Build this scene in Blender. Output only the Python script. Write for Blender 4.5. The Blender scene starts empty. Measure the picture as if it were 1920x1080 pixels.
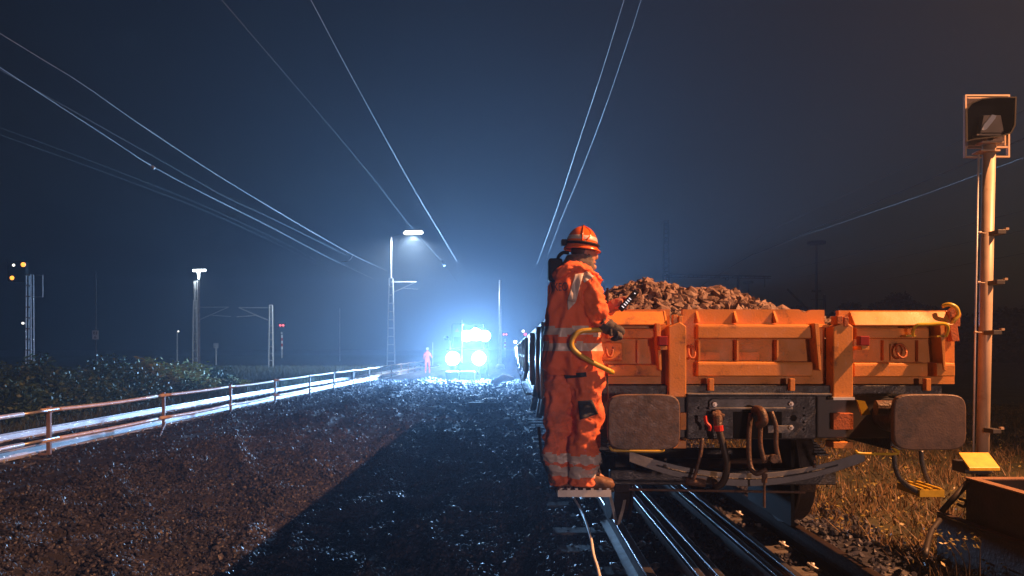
import bpy, bmesh, math, random
import numpy as np
from mathutils import Vector, Matrix, noise
from mathutils.bvhtree import BVHTree
S = bpy.context.scene
COL = S.collection
R = math.radians
random.seed(7); rng = np.random.default_rng(7)
F = 1387.0                       # focal length in photograph pixels; eye 1.5 m above the rail head
def G(px, py, Y): return Vector(((px-960)/F*Y, Y, 1.5-(py-655)/F*Y))

# ------------------------------------------------------------------ camera
cam = bpy.data.cameras.new('camera'); co = bpy.data.objects.new('camera', cam); COL.objects.link(co)
co.location = (0, 0, 1.5); co.rotation_euler = (R(90), 0, 0)
cam.sensor_width = 36; cam.lens = 26.0; cam.shift_y = 115/1920
cam.clip_start = 0.05; cam.clip_end = 3000
S.camera = co
# ------------------------------------------------------------------ world: night
w = bpy.data.worlds.new('World'); S.world = w; w.use_nodes = True
nt = w.node_tree; bg = nt.nodes['Background']
sky = nt.nodes.new('ShaderNodeTexSky'); sky.sky_type = 'NISHITA'; sky.sun_disc = False
sky.sun_elevation = R(-3.5); sky.sun_rotation = R(75); sky.air_density = 1.0; sky.dust_density = 4.0
nt.links.new(sky.outputs[0], bg.inputs[0]); bg.inputs[1].default_value = 0.17
# ------------------------------------------------------------------ lamps
def lamp(name, typ, loc, power, colour, size, target=None, spot=None, blend=0.5, parent=None, org=None):
    l = bpy.data.lights.new(name, typ); l.energy = power; l.color = colour
    if typ in ('POINT', 'SPOT'): l.shadow_soft_size = size
    if typ == 'AREA': l.size = size
    if spot: l.spot_size = R(spot); l.spot_blend = blend
    o = bpy.data.objects.new(name, l); COL.objects.link(o); o.location = loc
    if target is not None:
        o.rotation_euler = (Vector(target)-Vector(loc)).to_track_quat('-Z', 'Y').to_euler()
    if parent is not None:
        o.parent = parent; o.location = Vector(loc)-parent.location
    return o
SODIUM = (1.0, 0.40, 0.16)
COLD = (0.29, 0.57, 1.0)
SOD_POS = (8.1, 3.8, 7.9)
FILL_POS = (5.5, -17.0, 2.3)
SOD_W, FILL_W, HEAD_W, TOP_W = 11500, 4300, 11500, 8500
HAZE_D, HAZE_G = 0.0027, 0.62
# ------------------------------------------------------------------ view
S.view_settings.view_transform = 'Standard'; S.view_settings.look = 'None'
S.view_settings.exposure = 0; S.view_settings.gamma = 1; S.view_settings.use_curve_mapping = False
S.cycles.use_denoising = True
try: S.cycles.denoiser = 'OPENIMAGEDENOISE'
except Exception: pass
S.cycles.max_bounces = 4; S.cycles.diffuse_bounces = 3; S.cycles.glossy_bounces = 2
S.cycles.volume_bounces = 1; S.cycles.sample_clamp_indirect = 3; S.cycles.caustics_reflective = False; S.cycles.caustics_refractive = False

# ------------------------------------------------------------------ materials
def mat(name, col, rough=0.6, metal=0.0, var=0.15, vscale=6.0, bump=0.0, bscale=40.0, col2=None, spec=0.5, dirt=0.0, dirtcol=(0.05,0.035,0.025), dscale=3.0, rvar=0.0):
    m = bpy.data.materials.new(name); m.use_nodes = True
    n = m.node_tree; b = n.nodes['Principled BSDF']; L = n.links.new
    b.inputs['Roughness'].default_value = rough; b.inputs['Metallic'].default_value = metal
    b.inputs['Specular IOR Level'].default_value = spec
    tc = n.nodes.new('ShaderNodeTexCoord')
    no = n.nodes.new('ShaderNodeTexNoise'); no.inputs['Scale'].default_value = vscale; no.inputs['Detail'].default_value = 6
    L(tc.outputs['Object'], no.inputs['Vector'])
    cr = n.nodes.new('ShaderNodeValToRGB')
    c2 = col2 if col2 else tuple(min(1, c*(1+var)) for c in col)
    c1 = col if col2 else tuple(c*(1-var) for c in col)
    cr.color_ramp.elements[0].position = 0.35; cr.color_ramp.elements[1].position = 0.65
    cr.color_ramp.elements[0].color = (*c1, 1); cr.color_ramp.elements[1].color = (*c2, 1)
    L(no.outputs['Fac'], cr.inputs['Fac'])
    out = cr.outputs['Color']
    if dirt > 0:
        n2 = n.nodes.new('ShaderNodeTexNoise'); n2.inputs['Scale'].default_value = dscale; n2.inputs['Detail'].default_value = 12; n2.inputs['Roughness'].default_value = 0.7
        L(tc.outputs['Object'], n2.inputs['Vector'])
        r2 = n.nodes.new('ShaderNodeValToRGB'); r2.color_ramp.elements[0].position = 0.62-dirt*0.3; r2.color_ramp.elements[1].position = 0.72-dirt*0.1
        L(n2.outputs['Fac'], r2.inputs['Fac'])
        mx = n.nodes.new('ShaderNodeMix'); mx.data_type = 'RGBA'
        L(r2.outputs['Color'], mx.inputs['Factor']); L(out, mx.inputs['A']); mx.inputs['B'].default_value = (*dirtcol, 1)
        out = mx.outputs['Result']
    L(out, b.inputs['Base Color'])
    if rvar > 0:
        mr = n.nodes.new('ShaderNodeMapRange'); mr.inputs['To Min'].default_value = max(0.03, rough-rvar); mr.inputs['To Max'].default_value = min(1, rough+rvar)
        mr.inputs['From Min'].default_value = 0.3; mr.inputs['From Max'].default_value = 0.7
        n4 = n.nodes.new('ShaderNodeTexNoise'); n4.inputs['Scale'].default_value = vscale*2.3; L(tc.outputs['Object'], n4.inputs['Vector'])
        L(n4.outputs['Fac'], mr.inputs['Value']); L(mr.outputs['Result'], b.inputs['Roughness'])
    if bump > 0:
        n3 = n.nodes.new('ShaderNodeTexNoise'); n3.inputs['Scale'].default_value = bscale; n3.inputs['Detail'].default_value = 8
        L(tc.outputs['Object'], n3.inputs['Vector'])
        bp = n.nodes.new('ShaderNodeBump'); bp.inputs['Strength'].default_value = bump; bp.inputs['Distance'].default_value = 0.02
        L(n3.outputs['Fac'], bp.inputs['Height']); L(bp.outputs['Normal'], b.inputs['Normal'])
    return m
def emit(name, col, s, base=(0.8,0.8,0.8)):
    m = bpy.data.materials.new(name); m.use_nodes = True; b = m.node_tree.nodes['Principled BSDF']
    b.inputs['Base Color'].default_value = (*base, 1); b.inputs['Emission Color'].default_value = (*col, 1); b.inputs['Emission Strength'].default_value = s
    try: m.cycles.emission_sampling = 'NONE'
    except Exception: pass
    return m
M = {}
M['orange'] = mat('wagon_orange_paint', (0.66,0.26,0.045), 0.55, var=0.10, vscale=3, bump=0.10, bscale=90, dirt=0.22, dirtcol=(0.20,0.085,0.045), dscale=7, rvar=0.12)
M['orange_dark'] = mat('wagon_orange_worn', (0.45,0.12,0.03), 0.6, var=0.2, vscale=5, bump=0.3, bscale=70, dirt=0.4, dirtcol=(0.14,0.07,0.045), dscale=5)
M['chassis'] = mat('chassis_black', (0.035,0.04,0.05), 0.42, var=0.3, vscale=8, bump=0.3, bscale=60, dirt=0.25, dirtcol=(0.07,0.055,0.045), dscale=9, rvar=0.15)
M['chassis_grey'] = mat('chassis_grey', (0.16,0.17,0.19), 0.45, var=0.25, vscale=9, bump=0.2, bscale=60, dirt=0.3, dirtcol=(0.05,0.04,0.035))
M['rib'] = mat('side_rib_glint', (0.85,0.75,0.68), 0.30, metal=0.5)  # pale colour stands for headlight glint on the wagon's side ribs
def streaks(m, col, lo, hi, sx=38, sz=5, seed=0.0):
    n = m.node_tree; b = n.nodes['Principled BSDF']; L = n.links.new; src = b.inputs['Base Color'].links[0].from_socket
    tc = n.nodes.new('ShaderNodeTexCoord'); mp = n.nodes.new('ShaderNodeMapping'); mp.inputs['Scale'].default_value = (sx, sx, sz); mp.inputs['Location'].default_value = (seed, 0, 0)
    no = n.nodes.new('ShaderNodeTexNoise'); no.inputs['Scale'].default_value = 1.0; no.inputs['Detail'].default_value = 8; no.inputs['Roughness'].default_value = 0.75
    cr = n.nodes.new('ShaderNodeValToRGB'); cr.color_ramp.elements[0].position = lo; cr.color_ramp.elements[1].position = hi
    mx = n.nodes.new('ShaderNodeMix'); mx.data_type = 'RGBA'; mx.inputs['B'].default_value = (*col, 1)
    L(tc.outputs['Object'], mp.inputs['Vector']); L(mp.outputs[0], no.inputs['Vector']); L(no.outputs['Fac'], cr.inputs['Fac']); L(cr.outputs['Color'], mx.inputs['Factor']); L(src, mx.inputs['A']); L(mx.outputs['Result'], b.inputs['Base Color'])
streaks(M['orange'], (0.72,0.42,0.26), 0.60, 0.72, 42, 9)
streaks(M['orange'], (0.16,0.075,0.045), 0.66, 0.74, 16, 3, 5.0)
M['rubber'] = mat('rubber', (0.03,0.026,0.025), 0.5, bump=0.1)
M['rusty'] = mat('rusty_steel', (0.13,0.07,0.045), 0.5, col2=(0.06,0.045,0.04), vscale=14, bump=0.4, bscale=60)
M['buffer'] = mat('buffer_plate', (0.13,0.085,0.07), 0.55, col2=(0.18,0.12,0.095), vscale=14, bump=0.10, bscale=90, dirt=0.42, dirtcol=(0.045,0.042,0.045), dscale=5, rvar=0.15)
streaks(M['buffer'], (0.36,0.25,0.20), 0.66, 0.74, 9, 26, 2.0)
M['yellow'] = mat('yellow_paint', (0.62,0.42,0.03), 0.35, var=0.12, vscale=20, dirt=0.1, dirtcol=(0.2,0.12,0.04), dscale=15)
M['rail'] = mat('rail_steel', (0.30,0.30,0.32), 0.24, metal=0.85, var=0.2, vscale=4, bump=0.05, bscale=80)
M['rail_side'] = mat('rail_side', (0.22,0.19,0.18), 0.5, metal=0.2, var=0.25, vscale=8, bump=0.15)
M['rail_darkened'] = mat('darkened_rail', (0.025,0.018,0.016), 0.9, spec=0.08, bump=0.3)  # running rail darkened so the headlights barely show on it
M['rail_lit'] = mat('rail_lit_side', (0.75,0.77,0.80), 0.5, metal=0.45, var=0.1, vscale=3, bump=0.1)  # steel paled to stand for the strong headlight on these rails
M['concrete'] = mat('sleeper_concrete', (0.10,0.098,0.095), 0.75, var=0.25, vscale=6, bump=0.3, bscale=50, dirt=0.3, dirtcol=(0.07,0.055,0.05))
M['pale_concrete'] = mat('pale_concrete', (0.45,0.44,0.42), 0.8, var=0.15, vscale=6, bump=0.3)
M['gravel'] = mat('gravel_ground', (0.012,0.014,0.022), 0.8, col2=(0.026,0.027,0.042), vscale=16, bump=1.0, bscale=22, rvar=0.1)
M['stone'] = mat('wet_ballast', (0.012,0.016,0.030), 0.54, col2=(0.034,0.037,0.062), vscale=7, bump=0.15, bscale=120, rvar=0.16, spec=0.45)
M['heap'] = mat('heap_stone', (0.10,0.06,0.05), 0.6, col2=(0.27,0.18,0.15), vscale=9, bump=0.3, bscale=90)
M['jacket'] = mat('hi_vis_orange', (0.86,0.17,0.045), 0.72, var=0.08, vscale=10, bump=0.6, bscale=16, dirt=0.12, dirtcol=(0.42,0.09,0.04), dscale=5)
M['trousers'] = mat('hi_vis_trousers', (0.80,0.19,0.075), 0.75, var=0.1, vscale=9, bump=0.6, bscale=16, dirt=0.28, dirtcol=(0.30,0.10,0.07), dscale=4)
M['reflect'] = mat('reflective_tape', (0.60,0.56,0.56), 0.38, metal=0.05, var=0.08, vscale=20, bump=0.08, bscale=80)
M['navy'] = mat('dark_navy_cloth', (0.03,0.04,0.055), 0.8, bump=0.2)
M['scarf'] = mat('grey_scarf', (0.12,0.105,0.10), 0.9, var=0.3, vscale=25, bump=0.3)
M['boot'] = mat('brown_boot', (0.17,0.09,0.05), 0.55, var=0.3, vscale=15, bump=0.2, dirt=0.2)
M['glove'] = mat('work_glove', (0.075,0.065,0.065), 0.7, var=0.4, vscale=18, bump=0.3)
M['glove_pale'] = mat('reddish_glove', (0.30,0.12,0.09), 0.75, var=0.2, vscale=18, bump=0.3)
M['skin'] = mat('skin', (0.50,0.27,0.19), 0.5, var=0.06)
M['hair'] = mat('dark_hair', (0.05,0.03,0.02), 0.6)
M['helmet'] = mat('helmet_shell', (0.85,0.16,0.02), 0.18, var=0.03)
M['black'] = mat('black_plastic', (0.009,0.009,0.011), 0.7, spec=0.3)
M['beam'] = mat('grey_beam', (0.15,0.165,0.19), 0.45, var=0.15, vscale=9, bump=0.1)
M['silhouette'] = mat('silhouette_black', (0.012,0.012,0.012), 0.9, spec=0.1)  # near-black, stands for wires and masts left unlit in silhouette
M['post'] = mat('painted_post', (0.42,0.32,0.23), 0.45, var=0.12, vscale=5, dirt=0.15, dirtcol=(0.25,0.16,0.1), dscale=6)
M['galv'] = mat('galvanised_steel', (0.55,0.56,0.57), 0.4, metal=0.3, var=0.12, vscale=10)
M['wire'] = mat('overhead_wire', (0.30,0.30,0.30), 0.42, metal=0.5)
M['dark_metal'] = mat('dark_metal', (0.05,0.05,0.055), 0.5)
M['mast_dark'] = mat('mast_grey', (0.10,0.10,0.105), 0.6)
M['fence'] = mat('fence_pole', (0.78,0.62,0.52), 0.45, var=0.15, vscale=8, dirt=0.2, dirtcol=(0.45,0.20,0.13), dscale=6, bump=0.15)
M['fence_post'] = mat('fence_post', (0.24,0.17,0.14), 0.5, var=0.2)
M['whiteband'] = mat('bare_aluminium', (0.6,0.6,0.6), 0.3, metal=0.6)
M['red'] = mat('red_paint', (0.50,0.035,0.03), 0.4)
M['tail_red'] = mat('tail_light_red', (0.30,0.025,0.03), 0.6, spec=0.2)
M['white'] = mat('white_paint', (0.8,0.8,0.8), 0.4, var=0.04)
M['leaf'] = mat('leaf_green', (0.035,0.085,0.045), 0.5, col2=(0.09,0.17,0.09), vscale=2.5)
M['leaf_pale'] = mat('leaf_pale', (0.26,0.34,0.14), 0.5, col2=(0.50,0.52,0.22), vscale=3)
M['leaf_dark'] = mat('leaf_far_dark', (0.02,0.028,0.015), 0.8, var=0.4, vscale=1)
M['bark'] = mat('bark', (0.07,0.05,0.035), 0.8, bump=0.4)
M['grass'] = mat('dry_grass', (0.06,0.04,0.018), 0.6, col2=(0.24,0.15,0.07), vscale=4)
M['field'] = mat('field_grass', (0.05,0.07,0.025), 0.7, col2=(0.10,0.12,0.05), vscale=3)
M['weedleaf'] = mat('yellow_weed_leaf', (0.22,0.19,0.05), 0.4, col2=(0.34,0.27,0.09), vscale=6)
M['trough'] = mat('rusty_trough_shaded', (0.03,0.018,0.013), 0.65, col2=(0.055,0.03,0.022), vscale=5, bump=0.3, bscale=40)  # rust colour darkened to stand for the unlit walls
M['wheel'] = mat('wheel_steel', (0.022,0.014,0.011), 0.6, var=0.3, bump=0.3)
M['trough_rim_lit'] = mat('trough_rim_lit', (0.24,0.14,0.09), 0.55, bump=0.2)  # lighter copy of the trough steel, stands for light on the rim
M['hood'] = mat('black_hood', (0.005,0.005,0.005), 0.7, spec=0.2)
M['machine'] = mat('machine_paint', (0.06,0.055,0.04), 0.4)
M['glass'] = mat('dark_glass', (0.02,0.025,0.03), 0.08)
E = {'head': emit('headlight_glow', (0.72,0.88,1.0), 90), 'tube': emit('lamp_white', (1.0,0.97,0.85), 14), 'cold': emit('lamp_cold', (0.85,0.95,1.0), 12),
     'amber': emit('signal_amber', (1.0,0.33,0.03), 2.6), 'redl': emit('signal_red', (1.0,0.03,0.05), 2.0), 'white': emit('signal_white', (1.0,0.95,0.8), 2.5),
     'led': emit('remote_led', (0.8,0.9,1.0), 1.0), 'sod': emit('sodium_glow', (1.0,0.5,0.12), 30)}

# ------------------------------------------------------------------ helpers
class MB:
    def __init__(s): s.v = []; s.f = []; s.m = []; s.mi = 0
    def add(s, vs, fs):
        o = len(s.v); s.v += [tuple(v) for v in vs]; s.f += [tuple(i+o for i in f) for f in fs]; s.m += [s.mi]*len(fs); return s
    def box(s, x0, x1, y0, y1, z0, z1):
        return s.add([(x0,y0,z0),(x1,y0,z0),(x1,y1,z0),(x0,y1,z0),(x0,y0,z1),(x1,y0,z1),(x1,y1,z1),(x0,y1,z1)],
                     [(0,3,2,1),(4,5,6,7),(0,1,5,4),(1,2,6,5),(2,3,7,6),(3,0,4,7)])
    def pbox(s, px0, px1, py0, py1, Y, d, d2=0.0):       # box whose front face shows at these pixels at depth Y
        a = G(px0, py1, Y); b = G(px1, py0, Y); return s.box(a.x, b.x, Y, Y+d, a.z, b.z)
    def prism(s, poly, y0, y1):                            # poly: (x,z) list
        n = len(poly)
        ar = sum(poly[i][0]*poly[(i+1)%n][1]-poly[(i+1)%n][0]*poly[i][1] for i in range(n))
        if ar < 0: poly = poly[::-1]
        vs = [(x,y0,z) for x,z in poly]+[(x,y1,z) for x,z in poly]
        fs = [tuple(range(n)), tuple(range(2*n-1, n-1, -1))]+[(i+n if False else i, i+n, (i+1)%n+n, (i+1)%n) for i in range(n)]
        return s.add(vs, fs)
    def xprism(s, poly, x0, x1):                           # poly: (y,z)
        n = len(poly)
        ar = sum(poly[i][0]*poly[(i+1)%n][1]-poly[(i+1)%n][0]*poly[i][1] for i in range(n))
        if ar < 0: poly = poly[::-1]
        vs = [(x0,y,z) for y,z in poly]+[(x1,y,z) for y,z in poly]
        fs = [tuple(range(n-1,-1,-1)), tuple(range(n, 2*n))]+[(i, (i+1)%n, (i+1)%n+n, i+n) for i in range(n)]
        return s.add(vs, fs)
    def tube(s, pts, r, n=8, close=True, r1=None):
        pts = [Vector(p) for p in pts]; k = len(pts); vs = []; fs = []
        up = None
        for i, p in enumerate(pts):
            t = (pts[min(i+1,k-1)]-pts[max(i-1,0)]).normalized()
            if up is None:
                a = Vector((0,0,1)) if abs(t.z) < 0.9 else Vector((1,0,0)); up = t.cross(a).normalized()
            up = (up-t*up.dot(t)).normalized(); sd = t.cross(up)
            rr = r[i] if isinstance(r, (list,tuple)) else (r if r1 is None else r+(r1-r)*i/(k-1))
            for j in range(n):
                a = 2*math.pi*j/n; vs.append(p+up*math.cos(a)*rr+sd*math.sin(a)*rr)
        for i in range(k-1):
            for j in range(n):
                fs.append((i*n+j, i*n+(j+1)%n, (i+1)*n+(j+1)%n, (i+1)*n+j))
        if close: fs += [tuple(range(n-1,-1,-1)), tuple(range((k-1)*n, k*n))]
        return s.add(vs, fs)
    def ball(s, c, rx, ry=None, rz=None, n=12, rings=8, zmin=-1.0):
        ry = rx if ry is None else ry; rz = rx if rz is None else rz; c = Vector(c); vs = []; fs = []
        for i in range(rings+1):
            th = math.pi*i/rings; zc = max(math.cos(th), zmin); q = math.sin(th)
            for j in range(n):
                a = 2*math.pi*j/n; vs.append((c.x+rx*q*math.cos(a), c.y+ry*q*math.sin(a), c.z+rz*zc))
        for i in range(rings):
            for j in range(n): fs.append((i*n+j, (i+1)*n+j, (i+1)*n+(j+1)%n, i*n+(j+1)%n))
        return s.add(vs, fs)
    def build(s, name, mats, parent=None, bevel=0.0, smooth=False, seg=2):
        org = Vector((0,0,0)); q = parent
        while q is not None: org = org+q.location; q = q.parent
        me = bpy.data.meshes.new(name)
        me.from_pydata([(v[0]-org.x, v[1]-org.y, v[2]-org.z) for v in s.v], [], s.f)
        mats = mats if isinstance(mats, (list,tuple)) else [mats]
        for m in mats: me.materials.append(m)
        if len(mats) > 1: me.polygons.foreach_set('material_index', s.m)
        if smooth: me.polygons.foreach_set('use_smooth', [True]*len(s.f))
        me.validate(); me.update()
        o = bpy.data.objects.new(name, me); COL.objects.link(o)
        if parent is not None: o.parent = parent
        if bevel > 0:
            b = o.modifiers.new('bevel', 'BEVEL'); b.width = bevel; b.segments = seg; b.limit_method = 'ANGLE'; b.angle_limit = R(40)
        return o
def tag(o, label=None, cat=None, group=None, kind=None):
    if label: o['label'] = label
    if cat: o['category'] = cat
    if group: o['group'] = group
    if kind: o['kind'] = kind
    return o
def thing(name, loc, label, cat, group=None):
    o = bpy.data.objects.new(name, None); COL.objects.link(o); o.location = loc; o.empty_display_size = 0.2
    return tag(o, label, cat, group)
def copy_tree(o, parent=None):
    c = o.copy(); COL.objects.link(c)
    if parent is not None: c.parent = parent
    for ch in list(o.children): copy_tree(ch, c)
    return c
def bez(pts, k=8):                                          # Catmull-Rom through points
    P = [Vector(p) for p in pts]; P = [2*P[0]-P[1]]+P+[2*P[-1]-P[-2]]; out = []
    for i in range(1, len(P)-2):
        for j in range(k):
            t = j/k; a,b,c,d = P[i-1],P[i],P[i+1],P[i+2]
            out.append(0.5*((2*b)+(c-a)*t+(2*a-5*b+4*c-d)*t*t+(3*b-a-3*c+d)*t**3))
    out.append(P[-2]); return out
def nz(x, y, z=0.0): return noise.noise(Vector((x, y, z)))

# ------------------------------------------------------------------ ground
def ground_z(x, y):
    b = -0.25
    b += 0.13*math.exp(-((x+4.7-0.25*nz(0, y*0.25))/0.75)**2)                      # windrow beside the left track
    b += 0.07*math.exp(-((x+1.0)/0.35)**2)*(0.5+nz(3, y*0.5))
    if -10.2 < x < -5.6:
        t = min(1, min(x+10.2, -5.6-x)/0.7); b = b*(1-t)+(-0.165)*t
    if 0.0 < x < 3.4:
        t = min(1, min(x, 3.4-x)/0.4); b = b*(1-t)+(-0.182)*t
    if x > 3.3: b = -0.22+min(0.15, (x-3.3)*0.05)
    if x < -10.2: b = -0.25-0.25*min(1, (-10.2-x)/2)
    amp = 1.0 if (-5.6 < x < 0.2) else 0.35
    b += amp*(0.10*max(0, 1-5*abs(nz(x*0.75+0.12*y, y*0.16, 11)))+0.05*max(0, 1-5*abs(nz(x*1.6, y*0.5, 14)))-0.04)
    b += amp*(0.12*nz(x*1.1, y*0.7, 1)+0.07*nz(x*2.6, y*2.0, 5)+0.02*nz(x*8, y*8, 2))
    return b
xs = [-900,-500,-250,-120,-70,-45,-32,-25,-20,-16,-13]+[ -11+0.13*i for i in range(int(19.5/0.13))]+[9,10.5,13,17,22,30,45,70,120,250,500,900]
ys = [-60,-30,-15,-8,-4,-1]+[1+0.13*i for i in range(int(24/0.13))]+[25+0.5*i for i in range(90)]+[72,76,82,90,100,120,150,200,300,500,900,1500]
m = MB()
vs = [(x, y, ground_z(x, y) if (abs(x) < 60 and y < 130) else -0.3) for y in ys for x in xs]
nx = len(xs); fs = [(j*nx+i, j*nx+i+1, (j+1)*nx+i+1, (j+1)*nx+i) for j in range(len(ys)-1) for i in range(nx-1)]
# material index: gravel between the tracks, grass outside
m.add(vs, fs); cen = [( (xs[i]+xs[i+1])/2 ) for j in range(len(ys)-1) for i in range(nx-1)]
m.m = [0 if -10.3 < c < 3.35 else 1 for c in cen]
M['soil'] = mat('soil_grass', (0.03,0.032,0.016), 0.85, col2=(0.07,0.065,0.03), vscale=1.5, bump=0.9, bscale=14)
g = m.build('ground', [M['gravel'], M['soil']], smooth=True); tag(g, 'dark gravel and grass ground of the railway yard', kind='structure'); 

# ------------------------------------------------------------------ stones (numpy)
ICO = []
def _ico():
    t = (1+5**0.5)/2
    v = np.array([(-1,t,0),(1,t,0),(-1,-t,0),(1,-t,0),(0,-1,t),(0,1,t),(0,-1,-t),(0,1,-t),(t,0,-1),(t,0,1),(-t,0,-1),(-t,0,1)], float)
    v /= np.linalg.norm(v[0])
    f = np.array([(0,11,5),(0,5,1),(0,1,7),(0,7,10),(0,10,11),(1,5,9),(5,11,4),(11,10,2),(10,7,6),(7,1,8),(3,9,4),(3,4,2),(3,2,6),(3,6,8),(3,8,9),(4,9,5),(2,4,11),(6,2,10),(8,6,7),(9,8,1)])
    return v, f
IV, IF = _ico()
def stones(name, pos, size, material, parent=None):
    n = len(pos); pos = np.asarray(pos); size = np.asarray(size).reshape(n,1,1)
    v = np.repeat(IV[None], n, 0)*(0.72+0.56*rng.random((n,12,1)))
    v *= (0.5+1.0*rng.random((n,1,3)))
    a = rng.random((n,3))*6.283; c, s = np.cos(a), np.sin(a)
    def rot(v, ax, cc, ss):
        o = v.copy(); i, j = [(1,2),(2,0),(0,1)][ax]
        o[:,:,i] = v[:,:,i]*cc[:,None]-v[:,:,j]*ss[:,None]; o[:,:,j] = v[:,:,i]*ss[:,None]+v[:,:,j]*cc[:,None]; return o
    for ax in range(3): v = rot(v, ax, c[:,ax], s[:,ax])
    org = np.zeros(3); q = parent
    while q is not None: org = org+np.array(q.location); q = q.parent
    v = v*size*0.5+pos[:,None,:]-org
    f = (IF[None]+12*np.arange(n)[:,None,None]).reshape(-1,3)
    me = bpy.data.meshes.new(name); me.vertices.add(n*12); me.vertices.foreach_set('co', v.reshape(-1).astype(np.float32))
    me.loops.add(len(f)*3); me.loops.foreach_set('vertex_index', f.reshape(-1).astype(np.int32))
    me.polygons.add(len(f)); me.polygons.foreach_set('loop_start', np.arange(0, len(f)*3, 3, dtype=np.int32))
    me.materials.append(material); me.polygons.foreach_set('use_smooth', [False]*len(me.polygons)); me.update(); me.validate()
    o = bpy.data.objects.new(name, me); COL.objects.link(o); o.parent = parent; return o
pos = []; size = []
def scat(n, x0, x1, y0, y1, s0, s1, pw=1.6, dens=None):
    for _ in range(n):
        u = random.random()**pw; y = y0+(y1-y0)*u; x = random.uniform(x0, x1)
        if x < -6 and (abs(x+7.55) < 0.24 or abs(x+9.05) < 0.24): continue
        if dens and nz(x*0.8, y*0.6, 9) < dens: continue
        s = random.uniform(s0, s1)*(1+0.7*u); pos.append((x, y, ground_z(x, y)+s*0.12)); size.append(s)
scat(60000, -5.9, 0.5, 4.6, 15, 0.024, 0.044, 1.45)
scat(9000, -5.9, 0.6, 14, 42, 0.045, 0.075, 1.2)
scat(2500, -5.9, 0.5, 4.6, 16, 0.045, 0.07, 1.5, 0.15)
scat(7000, -10.0, -5.8, 8.5, 40, 0.04, 0.065, 1.6)
scat(13000, -0.2, 3.5, 4.2, 14, 0.03, 0.055, 1.4)
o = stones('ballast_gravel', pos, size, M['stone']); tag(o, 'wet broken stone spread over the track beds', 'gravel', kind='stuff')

# ------------------------------------------------------------------ rails
RP = [(-0.075,-0.165),(0.075,-0.165),(0.075,-0.155),(0.012,-0.135),(0.010,-0.045),(0.034,-0.033),(0.036,-0.012),(0.034,-0.004),(0.028,-0.001),(0.02,0),(-0.02,0),(-0.028,-0.001),(-0.034,-0.004),(-0.036,-0.012),(-0.034,-0.033),(-0.010,-0.045),(-0.012,-0.135),(-0.075,-0.155)]
RN = [(-0.03,-0.165),(0.045,-0.165),(0.045,-0.155),(0.012,-0.135),(0.010,-0.045),(0.030,-0.033),(0.030,-0.008),(0.027,-0.002),(0.020,0),(-0.014,0),(-0.020,-0.002),(-0.022,-0.008),(-0.026,-0.035),(-0.012,-0.045),(-0.03,-0.15)]
def rail(path, label, prof=RP, mats=None, top=(6,7,8,9,10,11,12), group=None):
    m = MB(); P = [Vector(p) for p in path]; n = len(prof); vs = []
    for i, p in enumerate(P):
        t = (P[min(i+1,len(P)-1)]-P[max(i-1,0)]); t.z = 0; t.normalize(); sd = Vector((t.y,-t.x,0))
        for a, b in prof: vs.append(p+sd*a+Vector((0,0,b)))
    fs = []; ms = []
    for i in range(len(P)-1):
        for j in range(n):
            fs.append((i*n+j, (i+1)*n+j, (i+1)*n+(j+1)%n, i*n+(j+1)%n)); ms.append(1 if j in top else 0)
    fs += [tuple(range(n)), tuple(range(len(P)*n-1, (len(P)-1)*n-1, -1))]; ms += [0,0]
    m.add(vs, fs); m.m = ms
    o = m.build('rail', mats or [M['rail_side'], M['rail']]); o.data.polygons.foreach_set('use_smooth', [k == 1 for k in ms]); tag(o, label, 'rail', group); return o
pale = [M['rail_lit'], M['rail']]
lp = lambda off: [(-7.35+off+(-0.35 if y < 40 else 0)*max(0, 1-((y-24)/22)**2), y, 0.0) for y in np.linspace(6.5, 75, 60)]
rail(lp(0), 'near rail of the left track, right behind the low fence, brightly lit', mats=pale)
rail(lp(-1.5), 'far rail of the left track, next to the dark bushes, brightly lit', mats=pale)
rail([(0.925,y,0) for y in np.linspace(2.5,82,30)], 'outer left rail under the wagons, ending under the worker and his step')
rail([(2.43,y,0) for y in np.linspace(2.5,82,30)], 'right-hand running rail under the right wheel, beside the lit verge', mats=[M['rail_darkened'], M['rail_darkened']])
rail([(1.39,y,-0.004) for y in np.linspace(2.5,12,12)], 'right rail of the bright inner pair left of the coupling chain', prof=RN, top=(6,7,8,9,10,11))
rail([(1.27,y,-0.008) for y in np.linspace(2.5,12,12)], 'left rail of the bright inner pair left of the coupling chain', prof=[(-a,b) for a,b in RN][::-1], top=(3,4,5,6,7,8))
rail([(1.79,y,-0.004) for y in np.linspace(2.5,12,12)], 'left rail of the inner pair right below the coupling chain', prof=[(-a,b) for a,b in RN][::-1], top=(3,4,5,6,7,8))
rail([(1.91,y,-0.008) for y in np.linspace(2.5,12,12)], 'right rail of the inner pair right below the coupling chain', prof=RN, top=(6,7,8,9,10,11))
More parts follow.
